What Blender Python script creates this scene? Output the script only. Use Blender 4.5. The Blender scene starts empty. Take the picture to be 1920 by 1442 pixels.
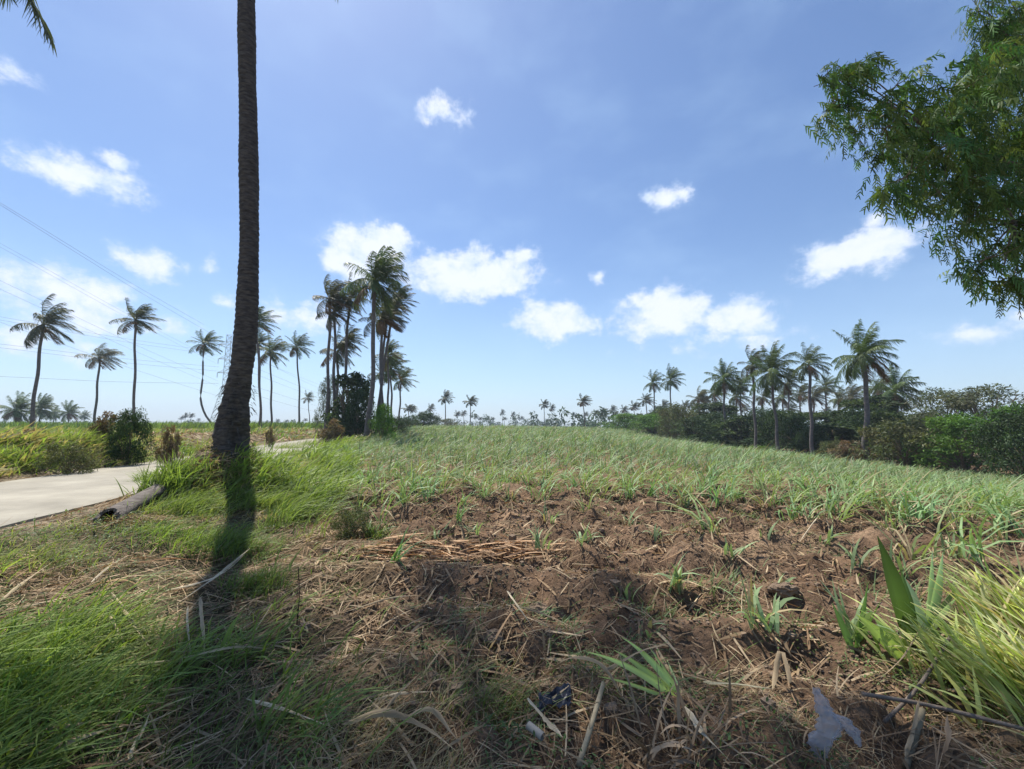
import bpy, math, random
import numpy as np
from mathutils import Vector
R_ = math.radians
S = bpy.context.scene
COL = S.collection
random.seed(5)
rng = np.random.default_rng(11)

# ------------------------------------------------------------------ camera
F = 805.0; TH = math.atan(77/F); EYE = 1.5
cd = bpy.data.cameras.new('camera'); cam = bpy.data.objects.new('camera', cd); COL.objects.link(cam)
cam.location = (0, 0, EYE); cam.rotation_euler = (R_(90)+TH, 0, 0)
cd.sensor_width = 36; cd.lens = 36*F/1920; cd.clip_end = 6000; cd.clip_start = 0.05
S.camera = cam
S.render.resolution_x = 1024; S.render.resolution_y = 769

def ray(px, py):
    v = -(py-721)/F; x = (px-960)/F
    d = Vector((x, math.cos(TH)-v*math.sin(TH), math.sin(TH)+v*math.cos(TH)))
    return d
def at(px, py, Y):
    d = ray(px, py); d = d/d.y*Y
    return Vector((d.x, Y, d.z+EYE))

# ------------------------------------------------------------------ light
SUN_EL, SUN_AZ = 62.0, -34.5
S.view_settings.view_transform = 'Standard'; S.view_settings.look = 'None'
S.view_settings.gamma = 1; S.view_settings.exposure = 0.60
sv = Vector((math.sin(R_(SUN_AZ))*math.cos(R_(SUN_EL)), math.cos(R_(SUN_AZ))*math.cos(R_(SUN_EL)), math.sin(R_(SUN_EL))))
sl = bpy.data.lights.new('sun', 'SUN'); sl.energy = 5.0; sl.angle = R_(0.55); sl.color = (1.0, .95, .86)
so = bpy.data.objects.new('sun', sl); COL.objects.link(so); so.rotation_euler = (-sv).to_track_quat('-Z', 'Y').to_euler(); so.location = sv*60
W = bpy.data.worlds.new('World'); S.world = W; W.use_nodes = True
nt = W.node_tree; N = nt.nodes; Lk = nt.links; N.clear()
def nd(t, **k):
    n = N.new(t)
    for a, b in k.items(): setattr(n, a, b)
    return n
def mth(op, a, b=None, c=None, clamp=False):
    n = nd('ShaderNodeMath', operation=op, use_clamp=clamp)
    for i, v in enumerate((a, b, c)):
        if v is None: continue
        if isinstance(v, (int, float)): n.inputs[i].default_value = v
        else: Lk.new(v, n.inputs[i])
    return n.outputs[0]
sky = nd('ShaderNodeTexSky', sky_type='NISHITA', sun_disc=False, sun_elevation=R_(SUN_EL), sun_rotation=R_(SUN_AZ),
         altitude=60, air_density=1.1, dust_density=.55, ozone_density=2.2)
tc = nd('ShaderNodeTexCoord')
sep = nd('ShaderNodeSeparateXYZ'); Lk.new(tc.outputs['Generated'], sep.inputs[0])
az = mth('ARCTAN2', sep.outputs[0], sep.outputs[1]); el = mth('ARCSINE', sep.outputs[2])
cmb = nd('ShaderNodeCombineXYZ'); Lk.new(az, cmb.inputs[0]); Lk.new(el, cmb.inputs[1])
def noise(scale, detail, rough, vec, st=(1, 1, 1)):
    m = nd('ShaderNodeMapping'); m.inputs['Scale'].default_value = st; Lk.new(vec, m.inputs[0])
    n = nd('ShaderNodeTexNoise'); n.inputs['Scale'].default_value = scale; n.inputs['Detail'].default_value = detail
    n.inputs['Roughness'].default_value = rough; Lk.new(m.outputs[0], n.inputs['Vector']); return n
nw = noise(7, 2, .5, cmb.outputs[0], (1, 1.3, 1))
wv = nd('ShaderNodeVectorMath', operation='MULTIPLY_ADD'); Lk.new(nw.outputs['Color'], wv.inputs[0])
wv.inputs[1].default_value = (.07, .05, 0); wv.inputs[2].default_value = (-.035, -.025, 0)
wp = nd('ShaderNodeVectorMath', operation='ADD'); Lk.new(cmb.outputs[0], wp.inputs[0]); Lk.new(wv.outputs[0], wp.inputs[1])
# clouds: centre azimuth/elevation and half sizes as seen in the place (degrees), thickness
CL = []
def cloud_px(px, py, rx, ry, a=1.0):
    d = ray(px, py).normalized(); e = ray(px+rx, py).normalized(); u = ray(px, py-ry).normalized()
    A = math.atan2(d.x, d.y); E = math.asin(d.z)
    CL.append((A, E, abs(math.atan2(e.x, e.y)-A)*1.55, abs(math.asin(u.z)-E)*1.6, a))
for c in [(835,215,42,32,.75),(1250,365,45,22,.75),(1130,513,16,11,.8),(150,325,110,34,.9),(215,292,35,16,.6),(45,158,48,22,.45),
          (272,485,68,32,.85),(397,488,20,26,.5),(705,462,78,42,1.15),(650,490,45,30,1.0),(890,515,110,44,1.15),(990,485,30,14,.7),(1035,600,72,34,1.05),
          (1250,590,90,44,1.1),(1380,600,80,34,1.0),(1600,480,115,34,1.15),(1640,420,28,14,.7),(1820,622,85,20,.6),(1920,590,60,25,.7),
          (110,545,150,48,.8),(210,590,120,50,.6),(60,620,150,60,.45),(440,570,35,20,.6),(570,590,60,34,.75),(1330,640,150,26,.5),(800,330,4,4,.1),
          (2200,400,150,60,1),(-350,450,170,60,1),(2500,650,150,50,1),(-500,620,150,40,1)]:
    cloud_px(*c)
M = None; SH = None
for A, E, ra, re, a in CL:
    s = nd('ShaderNodeVectorMath', operation='SUBTRACT'); Lk.new(wp.outputs[0], s.inputs[0]); s.inputs[1].default_value = (A, E, 0)
    q = nd('ShaderNodeVectorMath', operation='MULTIPLY'); Lk.new(s.outputs[0], q.inputs[0]); q.inputs[1].default_value = (1/ra, 1/re, 0)
    l = nd('ShaderNodeVectorMath', operation='LENGTH'); Lk.new(q.outputs[0], l.inputs[0])
    v = mth('MULTIPLY_ADD', l.outputs['Value'], -a, a)
    M = v if M is None else mth('MAXIMUM', M, v)
n1 = noise(16, 7, .62, cmb.outputs[0], (1, 1.25, 1)); n2 = noise(4.5, 4, .5, cmb.outputs[0], (1, 1.9, 1))
dens = mth('ADD', M, mth('MULTIPLY_ADD', n1.outputs['Fac'], 1.8, -.915))
ss = nd('ShaderNodeMapRange', interpolation_type='SMOOTHERSTEP'); Lk.new(dens, ss.inputs[0])
ss.inputs[1].default_value = .06; ss.inputs[2].default_value = .72; ss.inputs[3].default_value = 0; ss.inputs[4].default_value = .93
gate = nd('ShaderNodeMapRange'); Lk.new(M, gate.inputs[0]); gate.inputs[1].default_value = -.25; gate.inputs[2].default_value = .12
cf = mth('MULTIPLY', ss.outputs[0], gate.outputs[0])
# thin veil near the horizon, and faint cirrus patches
vh = nd('ShaderNodeMapRange', interpolation_type='SMOOTHSTEP'); Lk.new(el, vh.inputs[0]); vh.inputs[1].default_value = .42; vh.inputs[2].default_value = -.02
vh.inputs[3].default_value = 0; vh.inputs[4].default_value = .36
vn = nd('ShaderNodeMapRange', interpolation_type='SMOOTHSTEP'); Lk.new(n2.outputs['Fac'], vn.inputs[0]); vn.inputs[1].default_value = .42; vn.inputs[2].default_value = .75
vn.inputs[3].default_value = 0; vn.inputs[4].default_value = .14
veil = mth('ADD', vh.outputs[0], vn.outputs[0])
fac = mth('MAXIMUM', cf, veil)
tint = nd('ShaderNodeMix', data_type='RGBA', blend_type='MULTIPLY'); tint.inputs[0].default_value = 1
Lk.new(sky.outputs[0], tint.inputs[6]); tint.inputs[7].default_value = (.945, 1.03, 1.165, 1)
cc = nd('ShaderNodeMix', data_type='RGBA'); ccf = nd('ShaderNodeMapRange', interpolation_type='SMOOTHSTEP'); Lk.new(mth('ADD', mth('MULTIPLY', dens, .5), mth('MULTIPLY_ADD', noise(26, 5, .6, wp.outputs[0], (1, 1.3, 1)).outputs['Fac'], 1.2, -.6)), ccf.inputs[0]); ccf.inputs[1].default_value = -.05; ccf.inputs[2].default_value = .5; Lk.new(ccf.outputs[0], cc.inputs[0])
cc.inputs[6].default_value = (5.9, 7.0, 9.0, 1); cc.inputs[7].default_value = (7.8, 8.2, 9.1, 1)
vm = nd('ShaderNodeMix', data_type='RGBA'); Lk.new(veil, vm.inputs[0]); Lk.new(tint.outputs[2], vm.inputs[6]); vm.inputs[7].default_value = (4.9, 6.9, 9.3, 1)
mx = nd('ShaderNodeMix', data_type='RGBA'); Lk.new(cf, mx.inputs[0]); Lk.new(vm.outputs[2], mx.inputs[6]); Lk.new(cc.outputs[2], mx.inputs[7])
bg = nd('ShaderNodeBackground'); bg.inputs[1].default_value = 0.085; Lk.new(mx.outputs[2], bg.inputs[0])
wo = nd('ShaderNodeOutputWorld'); Lk.new(bg.outputs[0], wo.inputs[0])
try: W.cycles.sampling_method = 'MANUAL'; W.cycles.sample_map_resolution = 512
except Exception: pass
S.cycles.max_bounces = 6; S.cycles.transparent_max_bounces = 8; S.cycles.diffuse_bounces = 3; S.cycles.volume_bounces = 0
S.cycles.use_denoising = True

# ------------------------------------------------------------------ materials
def mat(name, fn):
    m = bpy.data.materials.new(name); m.use_nodes = True; t = m.node_tree; t.nodes.clear()
    out = t.nodes.new('ShaderNodeOutputMaterial'); fn(t, out); return m
def leafmat(name, col=None, trans=.35, rough=.5, var=.25, spec=.35, tint=(1.15, 1.2, .55)):
    def fn(t, out):
        n = t.nodes; l = t.links
        if col is None:
            a = n.new('ShaderNodeAttribute'); a.attribute_name = 'tint'; c = a.outputs['Color']
        else:
            a = n.new('ShaderNodeRGB'); a.outputs[0].default_value = (*col, 1); c = a.outputs[0]
        g = n.new('ShaderNodeNewGeometry'); no = n.new('ShaderNodeTexNoise'); no.inputs['Scale'].default_value = 3.5
        l.new(g.outputs['Position'], no.inputs['Vector'])
        mr = n.new('ShaderNodeMapRange'); l.new(no.outputs['Fac'], mr.inputs[0]); mr.inputs[1].default_value = .3; mr.inputs[2].default_value = .7
        mr.inputs[3].default_value = 1-var; mr.inputs[4].default_value = 1+var
        hs = n.new('ShaderNodeHueSaturation'); l.new(c, hs.inputs['Color']); l.new(mr.outputs[0], hs.inputs['Value'])
        p = n.new('ShaderNodeBsdfPrincipled'); l.new(hs.outputs[0], p.inputs['Base Color']); p.inputs['Roughness'].default_value = rough
        p.inputs['Specular IOR Level'].default_value = spec
        tr = n.new('ShaderNodeBsdfTranslucent')
        tm = n.new('ShaderNodeMix'); tm.data_type = 'RGBA'; tm.blend_type = 'MULTIPLY'; tm.inputs[0].default_value = 1
        l.new(hs.outputs[0], tm.inputs[6]); tm.inputs[7].default_value = (tint[0], tint[1], tint[2], 1); l.new(tm.outputs[2], tr.inputs[0])
        m = n.new('ShaderNodeMixShader'); m.inputs[0].default_value = trans
        l.new(p.outputs[0], m.inputs[1]); l.new(tr.outputs[0], m.inputs[2]); l.new(m.outputs[0], out.inputs[0])
    return mat(name, fn)
def stonemat(name, c1, c2, scale=6, rough=.9, bump=.3, bscale=30, st=(1, 1, 1), spec=.2, obj=True):
    def fn(t, out):
        n = t.nodes; l = t.links
        g = n.new('ShaderNodeTexCoord'); mp = n.new('ShaderNodeMapping'); mp.inputs['Scale'].default_value = st
        l.new(g.outputs['Object'], mp.inputs[0])
        a = n.new('ShaderNodeTexNoise'); a.inputs['Scale'].default_value = scale; a.inputs['Detail'].default_value = 8; a.inputs['Roughness'].default_value = .65; l.new(mp.outputs[0], a.inputs['Vector'])
        r = n.new('ShaderNodeValToRGB'); r.color_ramp.elements[0].position = .32; r.color_ramp.elements[1].position = .68
        r.color_ramp.elements[0].color = (*c1, 1); r.color_ramp.elements[1].color = (*c2, 1); l.new(a.outputs['Fac'], r.inputs[0])
        b = n.new('ShaderNodeTexNoise'); b.inputs['Scale'].default_value = bscale; b.inputs['Detail'].default_value = 8; l.new(mp.outputs[0], b.inputs['Vector'])
        bp = n.new('ShaderNodeBump'); bp.inputs['Strength'].default_value = bump; bp.inputs['Distance'].default_value = .03; l.new(b.outputs['Fac'], bp.inputs['Height'])
        p = n.new('ShaderNodeBsdfPrincipled'); p.inputs['Roughness'].default_value = rough; p.inputs['Specular IOR Level'].default_value = spec
        l.new(r.outputs[0], p.inputs['Base Color']); l.new(bp.outputs[0], p.inputs['Normal']); l.new(p.outputs[0], out.inputs[0])
    return mat(name, fn)
M_leaf = leafmat('leaf_blades', trans=.38, spec=.22)
M_cane = leafmat('cane_blades', trans=.30, rough=.5, var=.2, spec=.22, tint=(1.1, 1.2, .6))
M_palm = leafmat('palm_fronds', trans=.22, rough=.5, spec=.22)
M_fol = leafmat('tree_leaves', trans=.30, rough=.55, spec=.14)
M_dry = leafmat('dry_straw', trans=.15, rough=.7, spec=.12, var=.25, tint=(1.2, 1, .7))
M_bark = stonemat('palm_bark', (.042, .036, .034), (.16, .138, .12), 7, .95, .9, 40, (1, 1, 3.5))
M_thin = stonemat('slender_palm_bark', (.09, .08, .078), (.17, .15, .145), 3, .9, .4, 20, (1, 1, 2))
M_twig = stonemat('twig_bark', (.10, .075, .05), (.20, .16, .11), 8)
M_clod = stonemat('clod_soil', (.14, .10, .068), (.27, .195, .135), 5, .97, .8, 45)
M_steel = stonemat('galvanised_steel', (.30, .32, .34), (.40, .42, .44), 2, .6, .05, 10)
M_wire = stonemat('wire_metal', (.16, .17, .19), (.22, .23, .25), 2, .6, 0, 10)
M_log = stonemat('weathered_log', (.09, .075, .065), (.23, .20, .175), 6, .95, .8, 30, (4, 1, 4))
M_hole = stonemat('hollow_dark', (.02, .015, .01), (.05, .035, .025), 9)  # near-black colour painting the shade inside the hollow log
def soilfn(t, out):
    n = t.nodes; l = t.links
    g = n.new('ShaderNodeNewGeometry'); a = n.new('ShaderNodeAttribute'); a.attribute_name = 'tint'
    def no(sc, de, ro=.6):
        x = n.new('ShaderNodeTexNoise'); x.inputs['Scale'].default_value = sc; x.inputs['Detail'].default_value = de; x.inputs['Roughness'].default_value = ro
        l.new(g.outputs['Position'], x.inputs['Vector']); return x.outputs['Fac']
    def mr(v, a0, a1, b0, b1):
        x = n.new('ShaderNodeMapRange'); l.new(v, x.inputs[0])
        for i, q in enumerate((a0, a1, b0, b1)): x.inputs[i+1].default_value = q
        return x.outputs[0]
    m1 = mr(no(2.2, 8, .7), .32, .68, .5, 1.5); m2 = mr(no(24, 7, .7), .32, .68, .6, 1.4)
    mm = n.new('ShaderNodeMath'); mm.operation = 'MULTIPLY'; l.new(m1, mm.inputs[0]); l.new(m2, mm.inputs[1])
    h = n.new('ShaderNodeHueSaturation'); l.new(a.outputs['Color'], h.inputs['Color']); l.new(mm.outputs[0], h.inputs['Value'])
    v = n.new('ShaderNodeTexVoronoi'); v.inputs['Scale'].default_value = 17; l.new(g.outputs['Position'], v.inputs['Vector'])
    ad = n.new('ShaderNodeMath'); ad.operation = 'MULTIPLY_ADD'; l.new(v.outputs['Distance'], ad.inputs[0]); ad.inputs[1].default_value = -.5; l.new(no(40, 9, .7), ad.inputs[2])
    b = n.new('ShaderNodeBump'); b.inputs['Strength'].default_value = .9; b.inputs['Distance'].default_value = .035; l.new(ad.outputs[0], b.inputs['Height'])
    p = n.new('ShaderNodeBsdfPrincipled'); p.inputs['Roughness'].default_value = .97; p.inputs['Specular IOR Level'].default_value = .1
    l.new(h.outputs[0], p.inputs['Base Color']); l.new(b.outputs[0], p.inputs['Normal']); l.new(p.outputs[0], out.inputs[0])
M_soil = mat('field_soil', soilfn)
M_road = stonemat('pale_concrete', (.24, .22, .178), (.37, .34, .275), 1.1, .9, .25, 60)

# ------------------------------------------------------------------ object helpers
def tag(o, label=None, cat=None, group=None, kind=None):
    if label: o['label'] = label
    if cat: o['category'] = cat
    if group: o['group'] = group
    if kind: o['kind'] = kind
    return o
def link(o, parent=None):
    COL.objects.link(o)
    if parent: o.parent = parent
    return o
def empty(name, loc, label, cat, group=None):
    o = bpy.data.objects.new(name, None); o.location = loc; o.empty_display_size = .2; link(o); return tag(o, label, cat, group)
class Soup:
    def __init__(s): s.v = []; s.f = []; s.c = []; s.n = 0
    def add(s, v, f, c):
        v = np.asarray(v, float).reshape(-1, 3); f = np.asarray(f, int).reshape(-1, 4)
        c = np.asarray(c, float)
        if c.ndim == 1: c = np.tile(c, (len(v), 1))
        s.v.append(v); s.f.append(f+s.n); s.c.append(c); s.n += len(v)
    def mesh(s, name, m, smooth=False, off=None):
        v = np.concatenate(s.v); f = np.concatenate(s.f); c = np.clip(np.concatenate(s.c), 0, 1)
        if off is not None: v = v-np.array(off)
        me = bpy.data.meshes.new(name)
        me.vertices.add(len(v)); me.vertices.foreach_set('co', v.astype('f').ravel())
        me.loops.add(f.size); me.loops.foreach_set('vertex_index', f.astype('i').ravel())
        me.polygons.add(len(f)); me.polygons.foreach_set('loop_start', np.arange(0, f.size, 4, dtype='i'))
        me.polygons.foreach_set('use_smooth', np.full(len(f), smooth))
        ca = me.color_attributes.new('tint', 'FLOAT_COLOR', 'POINT')
        ca.data.foreach_set('color', np.c_[c, np.ones(len(c))].astype('f').ravel())
        me.update(calc_edges=True); me.materials.append(m); return me
    def obj(s, name, m, parent=None, smooth=False, loc=(0, 0, 0), off=None):
        o = bpy.data.objects.new(name, s.mesh(name, m, smooth, off)); o.location = loc; return link(o, parent)
def nrm(a): return a/np.maximum(np.linalg.norm(a, axis=-1, keepdims=True), 1e-9)
def strips(sp, P, D, Sd, L, Wd, G, col, segs=2, prof=(.7, 1, .12)):
    """curved leaf blades: P root, D direction, Sd side vector, G curvature vector"""
    P, D, Sd, G = (np.asarray(a, float).reshape(-1, 3) for a in (P, D, Sd, G)); n = len(P)
    L = np.broadcast_to(L, n); Wd = np.broadcast_to(Wd, n)
    t = np.linspace(0, 1, segs+1); w = np.interp(t, [0, .35, 1], prof)
    X = P[:, None]+(D[:, None]*t[None, :, None]+G[:, None]*(t**2)[None, :, None])*L[:, None, None]
    o = Sd[:, None]*(w[None, :, None]*Wd[:, None, None]/2)
    v = np.stack([X-o, X+o], 2).reshape(-1, 3)
    k = np.arange(n)[:, None]*(2*(segs+1)); j = np.arange(segs)[None]*2
    b = k+j; f = np.stack([b, b+1, b+3, b+2], -1).reshape(-1, 4)
    c = np.broadcast_to(np.asarray(col, float), (n, 3)); c = np.repeat(c, 2*(segs+1), 0)
    sp.add(v, f, c)
def blades(sp, P, yaw, lean, bend, L, Wd, col, segs=3, wind=.15, roll=0.3):
    P = np.asarray(P, float).reshape(-1, 3); n = len(P)
    yaw, lean, bend, L, Wd = (np.broadcast_to(np.asarray(a, float), n) for a in (yaw, lean, bend, L, Wd))
    t = np.linspace(0, 1, segs+1); tm = (t[:-1]+t[1:])/2
    a = lean[:, None]+bend[:, None]*tm[None]**1.1
    ds = L[:, None]/segs
    h = np.concatenate([np.zeros((n, 1)), np.cumsum(np.sin(a)*ds, 1)], 1); z = np.concatenate([np.zeros((n, 1)), np.cumsum(np.cos(a)*ds, 1)], 1)
    X = np.stack([P[:, :1]+h*np.cos(yaw)[:, None]+wind*L[:, None]*t[None]**2, P[:, 1:2]+h*np.sin(yaw)[:, None], P[:, 2:]+z], -1)
    rr = rng.uniform(-roll, roll, n)
    side = np.stack([-np.sin(yaw)*np.cos(rr), np.cos(yaw)*np.cos(rr), np.sin(rr)], -1)
    w = np.interp(t, [0, .3, .7, 1], [.55, 1, .7, .06])
    o = side[:, None]*(w[None, :, None]*Wd[:, None, None]/2)
    v = np.stack([X-o, X+o], 2).reshape(-1, 3)
    k = np.arange(n)[:, None]*(2*(segs+1)); j = np.arange(segs)[None]*2
    b = k+j; f = np.stack([b, b+1, b+3, b+2], -1).reshape(-1, 4)
    sp.add(v, f, np.repeat(np.broadcast_to(np.asarray(col, float), (n, 3)), 2*(segs+1), 0))
def tube(sp, pts, rad, sides=8, col=(.2, .17, .14), noise=0, cap=True):
    pts = np.array([tuple(p) for p in pts], float); n = len(pts); rad = np.broadcast_to(rad, n).astype(float)
    T = nrm(np.gradient(pts, axis=0)); ref = np.array([0, 0, 1.]) if abs(T[0][2]) < .9 else np.array([1., 0, 0])
    A = nrm(np.cross(T, ref)); B = np.cross(T, A); th = np.linspace(0, 2*np.pi, sides, endpoint=False)
    r = rad[:, None]*(1+noise*rng.uniform(-1, 1, (n, sides)))
    v = pts[:, None]+(A[:, None]*np.cos(th)[None, :, None]+B[:, None]*np.sin(th)[None, :, None])*r[..., None]
    i = np.arange(n-1)[:, None]*sides; j = np.arange(sides)[None]; j2 = (j+1) % sides
    f = np.stack([i+j, i+j2, i+sides+j2, i+sides+j], -1).reshape(-1, 4)
    v = v.reshape(-1, 3)
    if cap:
        m = len(v); v = np.vstack([v, pts[0], pts[-1]]); e = (n-1)*sides
        fc = []
        for q in range(0, sides, 2):
            fc.append((m, (q+2) % sides, q+1, q)); fc.append((m+1, e+q, e+q+1, e+(q+2) % sides))
        f = np.vstack([f, fc])
    sp.add(v, f, col)
def smoothline(pts, n=12):
    P = np.array([tuple(p) for p in pts], float); s = np.r_[0, np.cumsum(np.linalg.norm(np.diff(P, axis=0), axis=1))]
    q = np.linspace(0, s[-1], n); m = np.gradient(P, s, axis=0); out = []
    for x in q:
        i = min(max(np.searchsorted(s, x)-1, 0), len(s)-2); h = s[i+1]-s[i]; t = (x-s[i])/h
        out.append((2*t**3-3*t**2+1)*P[i]+(t**3-2*t**2+t)*h*m[i]+(-2*t**3+3*t**2)*P[i+1]+(t**3-t**2)*h*m[i+1])
    return np.array(out)

# ------------------------------------------------------------------ terrain
def sm(a, b, x): t = np.clip((x-a)/(b-a), 0, 1); return t*t*(3-2*t)
def hsh(i, j, k=0): 
    v = np.sin(i*127.1+j*311.7+k*74.7)*43758.5453; return v-np.floor(v)
def vn(x, y, k=0):
    i = np.floor(x); j = np.floor(y); u = x-i; v = y-j; u = u*u*(3-2*u); v = v*v*(3-2*v)
    return (hsh(i, j, k)*(1-u)+hsh(i+1, j, k)*u)*(1-v)+(hsh(i, j+1, k)*(1-u)+hsh(i+1, j+1, k)*u)*v-.5
def fb(x, y, o=4, k=0): 
    r = 0; a = 1
    for q in range(o): r = r+a*vn(x*2**q+q*17, y*2**q-q*9, k+q); a *= .52
    return r
_XC0 = lambda Y: np.interp(Y, [-40, -10, 5, 14, 24, 34.5, 48, 80, 400], [3, -4.4, -7.85, -9.9, -12.5, -15.2, -17.6, -22, -62])
_yt = np.arange(-150, 450, .5); _xt = np.convolve(np.pad(_XC0(_yt), 12, 'edge'), np.hanning(27)[1:-1]/np.hanning(27)[1:-1].sum(), 'valid')
XC = lambda Y: np.interp(Y, _yt, _xt)
XB = lambda Y: np.interp(Y, [1, 2, 4, 6, 10, 20, 40, 80], [-.9, -1.2, -2.0, -2.7, -3.9, -8.2, -13.0, -19])   # left edge of the field
TRX, TRY = -5.4, 8.2
def H(X, Y):
    X = np.asarray(X, float); Y = np.asarray(Y, float); u = X-XC(Y)
    g = .85*sm(12, 72, Y)*(1-sm(8, 30, X))-1.6*sm(4, 31, X)*(1-.9*sm(60, 100, Y))+.5*sm(60, 95, Y)*sm(8, 30, X)
    g = g*(1-sm(84, 125, Y))+.25*sm(84, 125, Y)
    lf = .29+.57*sm(2.0, 6.5, -u)
    v = sm(2.2, 5.5, u); off = sm(1.95, 2.8, np.abs(u))
    h = np.where(u < 0, lf, .29*(1-v)+g*v+.05*np.exp(-((u-3.6)/1.)**2))
    h = h+off*.80*np.exp(-((X-TRX)**2+(Y-TRY)**2)/1.1)+off*(.55*np.exp(-((X+12.2)**2+(Y-13.2)**2)/3.2)+.3*np.exp(-((X+13.0)**2/9+(Y-11.5)**2/2)))
    nz = .22*fb(X/3.1, Y/3.1, 4)+.0
    near = np.exp(-np.maximum(np.hypot(X, Y)-10, 0)/12)
    fl = sm(-.3, 1.2, X-XB(Y))
    row = np.sin(2*np.pi*(Y+.13*X+.25*vn(X/1.7, Y/3))/1.0)
    soil = fl*near*(.095*row*sm(2.6, 3.4, Y)+.16*fb(X/.42, Y/.36, 4, 5)+.075*fb(X/.13, Y/.10, 3, 9))
    return h+off*(nz*.55*(1-.5*fl)+soil+(1-fl)*near*.10*fb(X/.5, Y/.5, 3, 3))
def Hs(x, y): return float(H(np.array([x]), np.array([y]))[0])
def gp(px, py):
    d = ray(px, py); t = np.concatenate([np.linspace(1.2, 12, 1500), np.geomspace(12, 400, 1500)])
    hz = H(d.x*t, d.y*t); zz = EYE+d.z*t; k = np.argmax(zz < hz)
    if zz[k] >= hz[k]: k = len(t)-1
    return Vector((d.x*t[k], d.y*t[k], float(hz[k])))
# ground sheet, denser near the viewpoint
def graded(a, b, step, lo, hi, g=1.09):
    c = list(np.arange(a, b, step)); s = step
    while c[-1] < hi: s *= g; c.append(c[-1]+s)
    s = step; l = []
    x = a
    while x > lo: s *= g; x -= s; l.append(x)
    return np.array(l[::-1]+c)
xs = graded(-6.5, 7.5, .045, -1200, 1200); ys = graded(1.2, 9.5, .035, -100, 1200, 1.045)
GX, GY = np.meshgrid(xs, ys); GZ = H(GX, GY)
far = sm(200, 900, np.hypot(GX, GY)); GZ = GZ*(1-far)+(-.4)*far
fl = sm(-.5, .8, GX-XB(GY)+1.2*fb(GX/1.3, GY/1.3, 3, 2)); u = GX-XC(GY)
soil = np.array([.165, .106, .067]); verge = np.array([.105, .085, .048]); tan = np.array([.30, .20, .125]); grn = np.array([.10, .15, .045]); gravel = np.array([.30, .25, .18])
cl = soil*fl[..., None]+verge*(1-fl)[..., None]
b = sm(35, 80, GY)[..., None]*sm(5, -2, u*0-1)[..., None]*0
lw = sm(3, 9, -u)[..., None]; cl = cl*(1-lw)+(tan*sm(-.1, .3, fb(GX/9, GY/14, 3, 7))[..., None]+np.array([.15, .17, .06])*(1-sm(-.1, .3, fb(GX/9, GY/14, 3, 7)))[..., None])*lw
fg = sm(110, 170, GY)[..., None]; cl = cl*(1-fg)+np.array([.10, .14, .06])*fg
e = np.exp(-(((np.abs(u)-2.15)/.35)**2))[..., None]*.7; cl = cl*(1-e)+gravel*e
tr_ = (sm(.1, .45, fb(GX/1.1, GY/.7, 3, 12))*fl*(GY < 12))[..., None]*.35; cl = cl*(1-tr_)+np.array([.33, .235, .15])*tr_
ny, nx = GX.shape; ii = np.arange(ny-1)[:, None]*nx+np.arange(nx-1)[None]
gs = Soup(); gs.add(np.stack([GX, GY, GZ], -1).reshape(-1, 3), np.stack([ii, ii+1, ii+nx+1, ii+nx], -1), cl.reshape(-1, 3))
tag(gs.obj('ground', M_soil, smooth=True), 'brown tilled soil and earth of the field', kind='structure')
# concrete road slab
rs = Soup(); ry = np.r_[np.arange(-30, 30, .25), np.arange(30, 160, 2.)]; rx = XC(ry)
jl = .05*fb(ry/.8, ry*0+3, 4); jr = .05*fb(ry/.8, ry*0+8, 4)
prof = [(-1.9, .20, -1), (-1.9, .325, -1), (-1.82, .335, 0), (0, .345, 0), (1.82, .335, 0), (1.9, .325, 1), (1.9, .20, 1)]
V = np.array([[(x+o+(jl[i] if s < 0 else jr[i] if s > 0 else 0), y, z) for o, z, s in prof] for i, (x, y) in enumerate(zip(rx, ry))])
k = len(prof); ii = np.arange(len(ry)-1)[:, None]*k+np.arange(k-1)[None]
rs.add(V.reshape(-1, 3), np.stack([ii, ii+1, ii+k+1, ii+k], -1), (.5, .45, .37))
tag(rs.obj('road', M_road), 'pale concrete farm road', kind='structure')

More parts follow.
